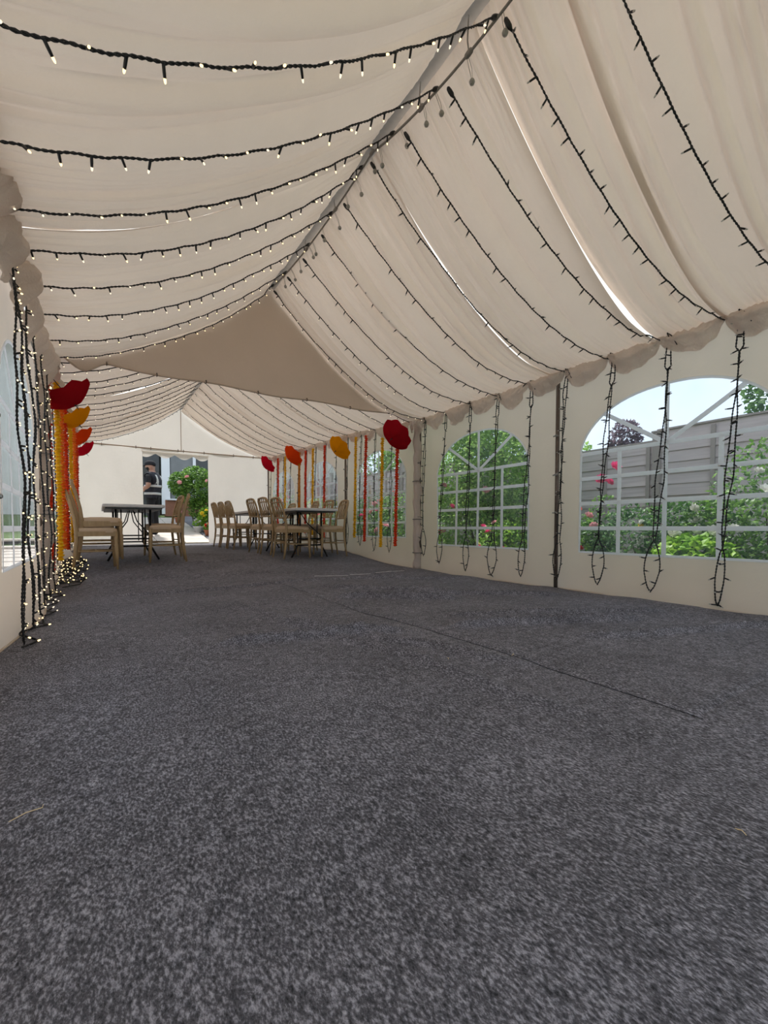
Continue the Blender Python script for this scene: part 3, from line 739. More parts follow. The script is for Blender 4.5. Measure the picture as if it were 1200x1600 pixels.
GR = [(10.20, 'red', 'beside the farthest parasol on the right wall'), (9.73, 'yellow', 'under the orange parasol on the right wall'), (8.88, 'amber', 'just nearer than the orange parasol on the right wall'), (8.54, 'red', 'between the amber garland and the trestle chairs'), (8.17, 'yellow', 'second nearer than the orange parasol on the right wall'),
      (7.63, 'red', 'under the far rim of the amber parasol on the right wall'), (6.42, 'yellow', 'just nearer than the amber parasol on the right wall'), (6.09, 'red', 'at the middle of the first far window on the right wall'), (5.60, 'yellow', 'under the deep red parasol on the right wall'), (5.20, 'red', 'nearest the junction pole on the right wall')]
for k, (y, c, lb) in enumerate(GR):
    garland(3.66, y, eave(y) - (.12 if k != 8 else .20), h(y) + .32 - .03 * (k % 3), c, '%s flower garland %s' % (cn[c], lb), 1, 700 + k, .06)
GL = [(5.02, -0.360, 'red', 'nearest the junction pole on the left wall'), (5.38, -0.315, 'yellow', 'in front of the deep red parasol on the left wall'), (5.95, -0.315, 'orange', 'just beyond the thick yellow garland on the left wall'), (6.65, -0.315, 'red', 'below the amber parasol on the left wall'), (7.35, -0.290, 'yellow', 'beyond the amber parasol on the left wall'), (8.2, -.28, 'orange', 'near the orange parasol on the left wall'), (9.2, -.28, 'red', 'close to the end wall on the left side')]
for k, (y, x, c, lb) in enumerate(GL):
    garland(x, y, eave(y) - .12, h(y) + .20 + .05 * (k % 3), c, '%s flower garland %s' % (cn[c], lb), -1, 720 + k, .04)

# ------------------------------------------------------------------ parasols
def parasol(loc, axis, R, mt, label, roll=0.0):
    """small paper-style umbrella fixed high on the wall, dome turned to the room"""
    t = thing('parasol', label, 'umbrella', loc, 0, 'parasols on the side walls')
    Q = (Vector(axis).normalized().to_track_quat('Z', 'Y').to_matrix() @ Matrix.Rotation(roll, 3, 'Z')).to_4x4()
    dome = R * .52; N = 8
    def surf(a, q):      # q 0 top .. 1 rim ; scalloped between ribs
        w = abs(((a / (2 * pi) * N) % 1) - .5) * 2       # 1 on a rib, 0 between
        flat = 1 - .07 * (1 - w) * q; zz = dome * (1 - q ** 1.9) + .025 * R * (1 - w) * sin(pi * q)
        return Vector((R * q * flat * cos(a), R * q * flat * sin(a), zz - dome + (.10 * R * (1 - w) * q ** 4)))
    for k in range(N):
        m = MB(); a0 = 2 * pi * (k) / N
        def pf(u, v):
            p = surf(a0 + 2 * pi / N * u, .02 + .98 * v); return Q @ p
        def pb(u, v):
            p = surf(a0 + 2 * pi / N * u, .02 + .98 * v) - Vector((0, 0, .0015)); return Q @ p
        m.grid(6, 9, pf); m.build('panel', mt, t, True)
        m = MB(); m.tube([Q @ (surf(a0, .03 + .97 * i / 9) - Vector((0, 0, .005))) for i in range(10)], .0026, 4); m.build('rib', M['blackmetal'], t)
        m = MB(); m.cyl(Q @ Vector((0, 0, -dome * .9)), Q @ (surf(a0, .55) - Vector((0, 0, .006))), .0018, 4); m.build('stretcher', M['blackmetal'], t)
    m = MB(); m.cyl(Q @ Vector((0, 0, -R * 1.15)), Q @ Vector((0, 0, .02)), .0045, 6); m.build('shaft', M['blackmetal'], t)
    m = MB(); m.lathe([(.010, -.006), (.009, .006), (.004, .012), (.0035, .045), (.002, .05)], 8, 0, Q); m.build('ferrule', M['blackmetal'], t, True)
    return t
UR = [((3.46, 5.06, 1.845), 'u_red', 'deep red parasol on the right wall nearest the junction pole', .245), ((3.47, 6.80, 1.93), 'u_amber', 'amber parasol high on the right wall', .235), ((3.46, 8.95, 2.08), 'u_orange', 'orange-red parasol high on the right wall', .255), ((3.44, 10.55, 2.10), 'u_crimson', 'crimson parasol high on the right wall by the end wall', .235)]
for (l, mt, lb, R) in UR: parasol(l, (-.80, -.14, -.60), R, M[mt], lb, .2)
UL = [((-.16, 5.15, 1.78), 'u_red', 'deep red parasol on the left wall nearest the junction pole', .25), ((-.17, 6.75, 1.90), 'u_amber', 'amber parasol high on the left wall', .24), ((-.17, 8.55, 1.97), 'u_orange', 'orange-red parasol high on the left wall', .25), ((-.15, 9.95, 1.99), 'u_crimson', 'crimson parasol high on the left wall by the end wall', .24)]
for (l, mt, lb, R) in UL: parasol(l, (.60, -.08, -.80), R, M[mt], lb, .3)

# ------------------------------------------------------------------ tables and chairs
def make_chair(label):
    t = thing('banquet_chair', label, 'chair', (0, 0, 0), 0, 'gold banquet chairs')
    W = M['gold']
    # local frame: faces +X, origin under the seat centre
    m = MB(); n = 12
    def seat(u, v):
        a = 2 * pi * u; c, s = cos(a), sin(a); e = .32
        x = .205 * math.copysign(abs(c) ** e, c); y = (.205 + .012 * (1 if c > 0 else -.6)) * math.copysign(abs(s) ** e, s)
        k = (1, 1, .985, .90, .55, .02)[int(round(v * 5))]; z = (.435, .455, .475, .487, .495, .498)[int(round(v * 5))]
        return (x * k, y * k, z)
    m.grid(28, 5, seat); m.build('seat', M['pad'], t, True)
    m = MB()
    for (c, d) in (((.19, 0, .42), (.03, .40, .055)), ((-.19, 0, .42), (.03, .37, .055)), ((0, .195, .42), (.36, .028, .055)), ((0, -.195, .42), (.36, .028, .055)), ((0, 0, .436), (.37, .38, .012))): m.box(c, d)
    m.build('seat_frame', W, t)
    for s in (-1, 1):
        m = MB(); P = [(.185, s * .185, .44), (.187, s * .186, .34), (.188, s * .187, .30), (.190, s * .188, .285), (.192, s * .189, .20), (.2, s * .192, 0)]
        m.tube(P, [.021, .021, .017, .023, .019, .0125], 8); m.build('leg', W, t, True)
        m = MB(); P = [(-.235, s * .19, 0), (-.205, s * .188, .18), (-.190, s * .186, .34), (-.190, s * .185, .45), (-.205, s * .182, .60), (-.245, s * .178, .78), (-.272, s * .168, .865), (-.282, s * .140, .900)]
        m.tube(P, [.013, .017, .019, .020, .018, .017, .0165, .016], 8); m.build('leg', W, t, True)
    m = MB(); m.tube([(-.282, .140 * q, .900 + .016 * (1 - q * q)) for q in (-1, -.6, -.2, .2, .6, 1)], .017, 8); m.build('top_rail', W, t, True)
    m = MB(); m.tube([(-.213, -.183, .615), (-.219, 0, .620), (-.213, .183, .615)], .013, 6); m.build('lower_rail', W, t, True)
    m = MB(); m.tube([(-.272, -.165, .845), (-.276, 0, .85), (-.272, .165, .845)], .010, 6); m.build('upper_rail', W, t, True)
    for y in (-.105, -.035, .035, .105):
        m = MB(); m.tube([(-.217, y * .8, .615), (-.235, y, .72), (-.262, y * 1.05, .80), (-.278, y * .95, .90)], [.009, .012, .011, .009], 6); m.build('spindle', W, t, True)
    for a, b in (((.190, -.187, .22), (-.200, -.187, .22)), ((.190, .187, .22), (-.200, .187, .22)), ((.191, -.188, .27), (.191, .188, .27)), ((-.2, -.187, .25), (-.2, .187, .25)), ((0, -.187, .22), (0, .187, .22))):
        m = MB(); m.tube([a, tuple((p + q) / 2 for p, q in zip(a, b)), b], [.008, .010, .008], 6); m.build('stretcher', W, t, True)
    return t
CH = []
def chair(x, y, rz, label, z=0.0):
    if not CH: o = make_chair(label); CH.append(o)
    else: o = copy_tree(CH[0]); o['label'] = label
    o.location = (x, y, h(y) + .008 + z); o.rotation_euler = (0, 0, rz); return o
def table(x, y0, y1, label):
    ym = (y0 + y1) / 2; L = y1 - y0; wdt = .70
    t = thing('trestle_table', label, 'table', (x, ym, h(ym) + .008), 0, 'folding trestle tables')
    m = MB(); m.box((0, 0, .712), (wdt, L, .042), None, 0, .012); m.build('tabletop', M['tabletop'], t)
    m = MB(); m.box((0, 0, .683), (wdt - .06, L - .08, .020)); m.build('apron', M['blackmetal'], t)
    for e in (-1, 1):
        ye = e * (L / 2 - .30); dz = h(ym + ye) - h(ym)
        for s in (-1, 1):
            m = MB(); m.tube([(s * .20, ye, .68), (s * .20, ye, .20 + dz), (s * .30, ye, .012 + dz)], .0135, 8); m.build('leg', M['blackmetal'], t, True)
            m = MB(); m.tube([(s * .14, ye - e * .03, .68), (s * .14, ye - e * .03, .22 + dz)], .008, 6); m.build('inner_leg', M['blackmetal'], t, True)
            m = MB(); m.tube([(s * .20, ye, .34 + dz), (s * .06, ye - e * .25, .52), (s * .02, ye - e * .42, .685)], .008, 6); m.build('brace', M['blackmetal'], t, True)
        for z in (.20, .30):
            m = MB(); m.cyl((-.20, ye, z + dz), (.20, ye, z + dz), .011, 8); m.build('foot_bar', M['blackmetal'], t, True)
        m = MB(); m.lathe([(.004, -.03), (.011, -.02), (.011, -.005), (.004, .01)], 8, 0, Matrix.Translation((.08, ye - e * .2, .672))); m.build('latch', M['blackmetal'], t, True)
    return t
table(.40, 6.42, 8.25, 'folding trestle table on the left with grey-white top and black legs')
table(2.78, 6.05, 7.86, 'nearer of the two folding trestle tables on the right')
table(2.72, 8.10, 9.92, 'farther of the two folding trestle tables on the right')
chair(-.02, 6.16, .05, 'lower gold banquet chair of the stack at the left wall')
chair(.035, 6.20, .02, 'upper gold banquet chair stacked at the left wall', .115)
chair(-.02, 7.05, .0, 'gold banquet chair behind the stack on the left')
chair(.78, 6.58, pi - .10, 'nearest gold banquet chair on the doorway side of the left table')
chair(.80, 7.32, pi + .08, 'gold banquet chair behind the nearest one on the doorway side of the left table')
for k, (y, a, lb) in enumerate(((6.42, .10, 'nearest gold banquet chair on the left side of the right-hand tables'), (6.98, .12, 'second gold banquet chair on the left side of the right-hand tables'), (7.50, .10, 'third gold banquet chair on the left side of the right-hand tables'), (8.62, .06, 'fourth gold banquet chair on the left side, first of the far trio'), (9.12, .06, 'fifth gold banquet chair on the left side, middle of the far trio'), (9.55, .06, 'sixth gold banquet chair on the left side, farthest of the far trio'))):
    chair((2.52, 2.50, 2.46, 2.36, 2.34, 2.30)[k], y, a, lb)
for k, (y, lb) in enumerate(((6.46, 'nearest gold banquet chair between the right-hand tables and the window wall'), (7.0, 'second gold banquet chair between the right-hand tables and the window wall'), (7.6, 'third gold banquet chair between the right-hand tables and the window wall'), (8.75, 'fourth gold banquet chair between the right-hand tables and the window wall'))):
    chair(3.17, y, pi + (.05 if k % 2 else -.08), lb)

# ------------------------------------------------------------------ bits on the carpet
for k, (x0, x1, y) in enumerate(((2.15, 2.55, 4.77), (2.62, 2.86, 4.75), (2.98, 3.36, 4.72))):
    m = MB(); n = 12
    m.grid(n, 1, lambda u, v: (x0 + (x1 - x0) * u, y - .10 * (u) + .012 * fb(u * 6, v, 1, k) + v * .02 * (.5 + fb(u * 5, 3, 1, k + 4)), carpet_z(x0 + (x1 - x0) * u, y, 1) + .022))
    o = m.build('tape_scrap', M['white']); tag(o, ('longest scrap of white tape along the carpet joint, toward the table', 'short middle scrap of white tape on the carpet joint', 'scrap of white tape on the carpet joint nearest the right wall')[k], 'tape', 'white tape scraps')
    s = o.modifiers.new('thick', 'SOLIDIFY'); s.thickness = .002
for k, (x, y, a, L, lb) in enumerate(((-.135, 1.14, .3, .055, 'pale straw stalk on the carpet at the left edge of the picture'), (1.045, .31, 1.4, .016, 'tiny pale husk on the carpet at the lower right'), (1.00, .12, -.9, .03, 'thin straw stalk on the carpet in the bottom right corner'), (1.55, 1.30, .2, .02, 'straw fleck beside the carpet seam'), (1.30, 1.45, .9, .012, 'small straw crumb left of the carpet seam'))):
    m = MB(); z = carpet_z(x, y, 1) + .010; c, s = cos(a), sin(a)
    m.tube([(x - c * L / 2, y - s * L / 2, z), (x, y, z + .005), (x + c * L / 2, y + s * L / 2, z + .002), (x + c * L * .55 - s * .006, y + s * L * .55 + c * .006, z + .005)], [.0008, .0012, .0011, .0006], 5)
    tag(m.build('straw', M['straw']), lb, 'straw', 'straw on the carpet')

# ------------------------------------------------------------------ plants
def leaves(m, n, fn, size, r, mi=0):
    for i in range(n):
        p, nrm = fn(r); d = Vector((r.gauss(0, 1), r.gauss(0, 1), r.gauss(0, .8)))
        d = (d.normalized() + nrm * .7).normalized(); up = Vector((r.gauss(0, .5), r.gauss(0, .5), 1)); w = d.cross(up)
        if w.length < .05: w = Vector((1, 0, 0))
        w.normalize(); nn = w.cross(d); L = size * r.uniform(.6, 1.3); W = L * r.uniform(.28, .40)
        a = p - d * L * .5; b = p + d * L * .5; c = p + nn * L * .06
        m.add([a, c + w * W - nn * L * .05, b, c - w * W - nn * L * .05, c + nn * L * .02], [(0, 1, 4), (1, 2, 4), (2, 3, 4), (3, 0, 4)], mi)
def ell(c, rad, fill=.35):
    c = Vector(c)
    def fn(r):
        v = Vector((r.gauss(0, 1), r.gauss(0, 1), r.gauss(0, 1))).normalized(); q = 1 - fill * r.random() ** 1.6
        return c + Vector((v.x * rad[0] * q, v.y * rad[1] * q, v.z * rad[2] * q)), v
    return fn
def blob(cs):
    def fn(r):
        c, rad = cs[r.randrange(len(cs))]; return ell(c, rad)(r)
    return fn
def bloommesh(nm, mt, R=.045):
    r = random.Random(5); m = MB()
    for ring, (n, q, z) in enumerate(((6, 1, 0), (6, .75, .3), (4, .42, .5))):
        for j in range(n):
            a = 2 * pi * (j + .5 * ring) / n; c, s = cos(a), sin(a); w = R * q * .55
            m.add([(0, 0, z * R * .6 - .2 * R), (c * R * q * .7 - s * w, s * R * q * .7 + c * w, z * R), (c * R * q, s * R * q, z * R + .25 * R), (c * R * q * .7 + s * w, s * R * q * .7 - c * w, z * R)], [(0, 1, 2), (0, 2, 3)])
    return m.mesh(nm, mt)
BL = {k: bloommesh('bloom', M['p_' + k]) for k in ('white', 'pink', 'blush', 'scarlet', 'lemon')}
def shrub(nm, label, cat, base, blobs, n, size, mt, seed, blooms=(), group=None, stems=5):
    r = random.Random(seed); base = Vector(base); t = thing(nm, label, cat, base, 0, group)
    m = MB(); leaves(m, n, blob(blobs), size, r); o = m.build('foliage', mt, t, False, True); o['kind'] = 'stuff'
    m = MB()
    for i in range(stems):
        c, rad = blobs[i % len(blobs)]; tip = Vector(c) + Vector((r.uniform(-.5, .5) * rad[0], r.uniform(-.5, .5) * rad[1], .2 * rad[2])); b = base + Vector((r.uniform(-.06, .06), r.uniform(-.06, .06), 0))
        m.tube([b, b.lerp(tip, .5) + Vector((r.uniform(-.04, .04), r.uniform(-.04, .04), .05)), tip], [.014, .010, .004], 5)
    m.build('stems', M['stem'], t, False, True)
    for (p, c, s) in blooms:
        o = link('bloom', BL[c], t); o.location = Vector(p) - base; o.rotation_euler = (r.uniform(-.6, .6) , r.uniform(-1.2, -.2), r.uniform(0, 6)); o.scale = (s, s, s)
    return t
rr = random.Random(17)
def rb(n, c, rad, cols, s0=.7, s1=1.3):
    out = []
    for i in range(n):
        v = Vector((-abs(rr.gauss(0, 1)), rr.gauss(0, .8), rr.gauss(0, .7))).normalized()
        out.append((Vector(c) + Vector((v.x * rad[0], v.y * rad[1], v.z * rad[2])) * 1.02, rr.choice(cols), rr.uniform(s0, s1)))
    return out
SG = 'shrubs along the fence outside the right wall'
# nearest window: low green border, red roses at far side, white roses near side, two tall pink blooms
shrub('rose_bush', 'low green rose bush with red blooms seen at the far side of the nearest window', 'bush', (4.95, 3.35, -.06), [((4.95, 3.35, .42), (.45, .50, .42)), ((4.8, 3.0, .35), (.35, .35, .35))], 2600, .055, M['leaf_mid'], 1,
      rb(9, (4.85, 3.15, .5), (.42, .42, .35), ['scarlet', 'scarlet', 'blush']), SG)
shrub('rose_bush', 'tall rose stems with two bright pink blooms in front of the fence', 'bush', (5.0, 2.86, -.06), [((5.0, 2.86, .55), (.22, .25, .45))], 500, .05, M['leaf_mid'], 2, [((4.85, 2.82, 1.16), 'pink', 1.6), ((4.86, 2.66, 1.29), 'pink', 1.5), ((4.95, 2.78, 1.13), 'pink', 1.2)], SG)
shrub('hedge_shrub', 'dense green shrub low in the middle of the nearest window', 'bush', (4.95, 2.35, -.06), [((4.95, 2.45, .42), (.42, .45, .45)), ((5.0, 2.05, .45), (.45, .40, .45))], 3400, .055, M['leaf_dark'], 3, rb(5, (4.9, 2.0, .55), (.42, .35, .35), ['white', 'lemon']), SG)
shrub('bedding_plant', 'lime green leafy plant below the white roses at the nearest window', 'plant', (4.55, 1.75, -.06), [((4.52, 1.75, .30), (.25, .35, .24))], 700, .085, M['leaf_lime'], 4, (), SG)
shrub('rose_bush', 'tall white-flowering rose bush at the near side of the nearest window', 'bush', (5.0, 1.35, -.06), [((5.0, 1.42, .70), (.42, .40, .72)), ((4.9, 1.1, .62), (.40, .45, .62)), ((5.0, 1.75, .45), (.35, .35, .45))], 4200, .055, M['leaf_mid'], 5,
      rb(16, (4.9, 1.35, .72), (.45, .5, .70), ['white'], .9, 1.7) + rb(6, (4.8, 1.75, .5), (.35, .3, .3), ['white'], .9, 1.4), SG)
shrub('hedge_shrub', 'green shrub beyond the near edge of the nearest window', 'bush', (5.0, .45, -.06), [((5.0, .45, .6), (.5, .6, .6))], 2200, .06, M['leaf_dark'], 6, rb(5, (4.9, .45, .6), (.5, .5, .5), ['white']), SG)
# hedge window: one tall bush
shrub('tall_hedge', 'tall bright green hedge bush filling the middle window', 'bush', (5.1, 4.9, -.06), [((5.15, 5.35, 1.5), (.6, .65, .95)), ((5.1, 4.65, 1.45), (.6, .6, 1.0)), ((5.2, 5.0, 2.3), (.6, .8, .7)), ((4.95, 5.0, .7), (.45, .9, .7)), ((5.1, 4.1, 1.2), (.5, .5, 1.2))], 24000, .062, M['leaf_pale'], 7,
      rb(7, (4.75, 5.0, .9), (.3, .8, .45), ['blush', 'pink'], .8, 1.3), SG, 9)
shrub('flowering_plant', 'flowering border plant low at the near corner of the middle window', 'plant', (4.55, 4.0, -.06), [((4.6, 4.05, .36), (.30, .4, .36))], 1100, .05, M['leaf_lime'], 8, rb(10, (4.5, 4.0, .42), (.28, .35, .28), ['pink', 'lemon', 'blush'], .7, 1.1), SG)
# far windows
for k, (y, mt, cols) in enumerate(((6.9, 'leaf_mid', ['scarlet', 'blush']), (8.0, 'leaf_dark', ['scarlet', 'pink']), (9.3, 'leaf_mid', ['scarlet']), (10.8, 'leaf_pale', ['blush', 'white']), (12.4, 'leaf_dark', ['pink']), (14.2, 'leaf_mid', ['scarlet', 'white']), (16.2, 'leaf_mid', ['white']))):
    shrub('rose_bush', ('red rose bush outside the first garland window', 'dark rose bush outside behind the yellow garlands', 'rose bush outside the right-hand trestle tables', 'pale shrub outside the farthest right windows', 'dark shrub by the fence beyond the far marquee windows', 'green shrub by the fence toward the house', 'shrub at the house end of the fence')[k], 'bush', (5.0, y, gz(y)), [((5.0, y, .62 + gz(y)), (.55, .75, .62)), ((5.1, y + .5, .5 + gz(y)), (.5, .5, .5))], 2300, .07, M[mt], 20 + k, rb(9, (4.9, y, .7 + gz(y)), (.5, .7, .5), cols, 1, 1.8), SG)
TG = 'trees behind the fence'
def tree(nm, label, x, y, z0, hgt, blobs, n, size, mt, seed):
    t = shrub(nm, label, 'tree', (x, y, z0), blobs, n, size, mt, seed, (), TG, 3); 
    m = MB(); m.tube([(x, y, z0), (x + .05, y, z0 + hgt * .5), (x, y + .05, z0 + hgt)], [.12, .09, .03], 7); m.build('trunk', M['stem'], t, False, True)
tree('copper_tree', 'purple-leaved tree rising behind the fence at the left of the nearest window', 11.0, 5.85, 0, 2.9, [((11, 5.9, 1.9), (.55, .7, .9)), ((11, 5.8, 2.7), (.35, .4, .6)), ((11.3, 5.3, 1.7), (.7, .8, .6))], 3600, .10, M['leaf_copper'], 31)
tree('garden_tree', 'soft green tree behind the fence beside the purple tree', 10.5, 7.2, 0, 2.6, [((10.5, 7.3, 2.2), (.9, 1.0, .9)), ((10.4, 6.6, 1.7), (.7, .6, .7))], 3600, .11, M['leaf_pale'], 32)
tree('garden_tree', 'dark green tree behind the fence at the near side of the nearest window', 8.2, 2.05, 0, 2.6, [((8.2, 2.0, 2.55), (.6, .55, .75)), ((8.3, 1.4, 2.9), (.7, .6, .8))], 2600, .10, M['leaf_dark'], 33)
tree('garden_tree', 'green tree behind the fence beyond the garland windows', 8.5, 12.5, .2, 3.2, [((8.5, 12.5, 2.8), (1.2, 1.5, 1.1)), ((8.2, 11.2, 2.5), (.9, .9, .8))], 4200, .12, M['leaf_mid'], 34)
tree('garden_tree', 'pale green tree behind the fence beyond the far tables', 11.5, 15.0, .4, 3.6, [((11.5, 15, 3.2), (1.6, 1.8, 1.4))], 4200, .14, M['leaf_pale'], 35)

# pale garden wall and slab path outside the left wall
t = thing('garden_wall', 'pale rendered garden wall outside the left windows', 'wall', (-2.3, 6, 0))
for k in range(8):
    y = -.5 + 2.0 * k; z = gz(y)
    m = MB(); m.box((0, y - 6, z + .95), (.20, 1.99, 2.0)); m.build('wall_section', M['upvc'], t)
    m = MB(); m.box((0, y - 6, z + 1.98), (.28, 1.98, .06), None, 0, .01); m.build('coping', M['slab'], t)
sp = struct(thing('side_path', None, None, (0, 0, 0)), 'pale slab path outside the left wall')
sm2 = MB(); sm2.box((0, 0, 0), (.84, .84, .045), None, 0, .008); smm = sm2.mesh('slab', M['slab'])
for j in range(17):
    for i in range(2):
        y = -1.2 + .85 * j; o = link('slab', smm, sp); o.location = (-.98 - .85 * i, y, gz(y) + .012)

# ------------------------------------------------------------------ fence outside the right wall
fence = thing('garden_fence', 'weathered grey-brown larch-lap fence outside the right wall', 'fence', (6.0, 0, 0))
bdm = MB(); bdm.add([(-.014, 0, -.078), (-.006, 0, -.078), (.006, 0, .078), (.0, 0, .078), (-.014, 1.80, -.074), (-.006, 1.80, -.074), (.006, 1.80, .078), (.0, 1.80, .078)], [(0, 1, 2, 3), (4, 7, 6, 5), (0, 4, 5, 1), (1, 5, 6, 2), (2, 6, 7, 3), (3, 7, 4, 0)])
bdme = bdm.mesh('board', M['fence']); btm = MB(); btm.box((0, 0, .87), (.022, .045, 1.76)); btme = btm.mesh('batten', M['post'])
rf = random.Random(4)
for k in range(-1, 9):
    y = -.95 + 1.86 * k; top = 1.86 + (.03 if k % 2 else -.02) + gz(y) + (-.08 if k >= 2 else 0) + (.05 if k >= 2 and y > 4 else 0)
    b0 = top - 1.78
    for i in range(13):
        o = link('board', bdme, fence); o.location = (rf.uniform(-.003, .003), y + .03, b0 + .075 + i * .137); o.rotation_euler = (rf.uniform(-.004, .004), 0, 0)
    for q in (.05, .62, 1.2, 1.78):
        o = link('batten', btme, fence); o.location = (-.026, y + .03 + q, b0)
    m = MB(); m.box((0, 0, 0), (.09, .09, 1.95)); m.box((0, 0, .985), (.11, .11, .02)); o = m.build('post', M['post'], fence); o.location = (0, y - .02, b0 + .92)
    m = MB(); m.box((0, .93, top + .012), (.05, 1.82, .022)); o = m.build('capping', M['post'], fence); o.location = (0, y, 0)
# chimney pot of a far house above the fence
t = thing('chimney', 'small far-off chimney with pot just above the fence', 'chimney', (14.0, 5.0, 0))
m = MB(); m.box((0, 0, 1.5), (.9, .9, 3.0)); m.build('stack', M['brick'], t)
m = MB(); m.lathe([(.10, 3.0), (.09, 3.3), (.12, 3.34), (.12, 3.4)], 10); m.build('pot', M['terracotta'], t, True)

# ------------------------------------------------------------------ beyond the doorway: path, paving, house
path = struct(thing('path', None, None, (0, 0, 0)), 'pale paved path leading up from the doorway to the house')
sl = MB(); sl.box((0, 0, 0), (.595, .485, .05), None, 0, .008); slm = sl.mesh('slab', M['slab'])
for j in range(9):
    y = 11.80 + .5 * j
    for i in range(4):
        o = link('slab', slm, path); o.location = (2.10 - .012 * j - i * .61 + (.3 if False else 0), y, gz(y) + .02 + .004 * ((i * 7 + j * 3) % 3)); o.rotation_euler = (.1545, 0, 0)
pav = struct(thing('patio', None, None, (0, 0, 0)), 'dark grey paving beside the path')
pm = MB(); pm.box((0, 0, 0), (.44, .435, .05), None, 0, .006); pmm = pm.mesh('paver', M['paver'])
for j in range(11):
    y = 11.75 + .45 * j
    for i in range(6):
        o = link('paver', pmm, pav); o.location = (2.64 + .455 * i - .012 * j, y, gz(y) + .012 + .003 * ((i * 5 + j) % 3)); o.rotation_euler = (.1545, 0, 0)
HB = gz(16.7)
house = thing('house', 'back of a house with white-framed glazing seen through the doorway', 'house', (2.0, 16.7, HB))
def hp(nm, c, d, mt, sub=None):
    m = MB(); m.box((c[0] - 2.0, c[1] - 16.7, c[2] - HB), d); return m.build(nm, mt, house if sub is None else sub)
hp('brick_plinth', (3.4, 16.75, HB + .28), (2.9, .25, .56), M['brick'])
hp('wall', (-1.6, 16.9, HB + 2.6), (4.6, .3, 5.2), M['render']); hp('wall', (7.2, 16.9, HB + 2.6), (5.0, .3, 5.2), M['render'])
hp('wall', (2.9, 17.0, HB + 4.0), (5.0, .3, 2.4), M['render'])
hp('interior', (2.8, 18.6, HB + 1.4), (4.4, .1, 2.8), M['glass_room_dark'])  # dark panel in place of the unlit room, shade put into its colour
hp('door_opening', (1.32, 17.0, HB + 1.3), (1.0, .06, 2.6), M['glass_room_dark'])  # flat dark sheet painting the shade inside the open door
for (x0, x1, mt) in ((2.14, 2.84, 'glassgrey'), (2.96, 3.9, 'glass_room_dark'), (3.98, 4.7, 'glassgrey')):
    hp('pane', ((x0 + x1) / 2, 16.72, HB + 1.62), (x1 - x0, .03, 2.1), M[mt])
for (x, w) in ((1.98, .26), (2.90, .10), (3.94, .08), (4.74, .1), (.84, .1)):
    hp('mullion', (x, 16.69, HB + 1.40), (w, .10, 2.65), M['upvc'])
hp('sill', (3.4, 16.62, HB + .58), (2.8, .16, .05), M['upvc']); hp('gutter', (2.9, 16.60, HB + 2.76), (5.2, .14, .10), M['upvc'])
for i in range(16):
    x = 2.3 + .11 * i; L = .12 + .16 * abs(sin(i * 2.1)); hp('icicle_light', (x, 16.55, HB + 2.70 - L / 2), (.035, .03, L), M['white'])
m = MB(); m.add([(-6, -.5, 5.1), (8, -.5, 5.1), (8, 3.5, 7.5), (-6, 3.5, 7.5), (-6, -.5, 5.0), (8, -.5, 5.0), (8, 3.5, 7.4), (-6, 3.5, 7.4)], [(0, 1, 2, 3), (7, 6, 5, 4), (0, 4, 5, 1), (2, 6, 7, 3), (1, 5, 6, 2), (0, 3, 7, 4)]); m.build('roof', M['tile'], house)
# plants by the doorway
zb = gz(13.9)
shrub('rose_bush', 'big rounded pink rose bush beyond the doorway', 'bush', (2.45, 13.9, zb), [((2.35, 13.8, 1.70), (.52, .5, .50)), ((2.72, 13.9, 1.55), (.50, .5, .48)), ((2.0, 13.7, 1.85), (.32, .35, .36)), ((2.45, 13.9, 2.10), (.42, .4, .32)), ((2.7, 13.8, 1.15), (.5, .5, .4))], 5200, .085, M['leaf_mid'], 51,
      [((2.12, 13.30, 2.02), 'blush', 1.6), ((1.93, 13.32, 1.86), 'blush', 1.5), ((2.65, 13.35, 1.95), 'blush', 1.2), ((2.75, 13.35, 1.7), 'white', 1.2)])
shrub('flower_bed_plant', 'yellow flowering plant low beside the doorway path', 'plant', (2.62, 13.2, gz(13.2)), [((2.62, 13.2, .85), (.26, .25, .34))], 700, .075, M['leaf_lime'], 52, [((2.45, 13.0, 1.0), 'lemon', 1.5), ((2.5, 12.98, .92), 'lemon', 1.3), ((2.55, 12.95, 1.08), 'lemon', 1.2)])
shrub('flower_bed_plant', 'tall dark leafy plant at the right edge of the doorway', 'plant', (2.95, 13.0, gz(13)), [((2.95, 13.0, .95), (.26, .3, .55))], 900, .09, M['leaf_dark'], 53, [((2.72, 12.8, .8), 'scarlet', 1.6), ((2.68, 12.8, .72), 'scarlet', 1.5)])
def pot(x, y, R, H, pm_, lm, col, label, seed):
    z = gz(y) + .035; t = thing('potted_plant', label, 'potted plant', (x, y, z), 0, 'pots beside the doorway path')
    m = MB(); m.lathe([(R * .7, 0), (R, H * .85), (R * 1.1, H * .86), (R * 1.1, H), (R * .95, H), (R * .9, H * .9)], 12); m.build('pot', pm_, t, True)
    r = random.Random(seed); m = MB(); leaves(m, 160, ell((0, 0, H + .07), (R * 1.2, R * 1.2, .12)), .06, r); o = m.build('foliage', lm, t); o['kind'] = 'stuff'
    for i in range(6):
        o = link('bloom', BL[col], t); o.location = (r.uniform(-1, 1) * R, -abs(r.uniform(.3, 1)) * R, H + r.uniform(.05, .2)); o.rotation_euler = (.9, 0, r.uniform(0, 6)); o.scale = (.9, .9, .9)
pot(2.36, 13.1, .13, .17, M['white'], M['leaf_lime'], 'white', 'white trough pot of pale plants beside the path', 61)
pot(2.52, 12.55, .11, .16, M['terracotta'], M['leaf_mid'], 'scarlet', 'terracotta pot with red flowers beside the path', 62)
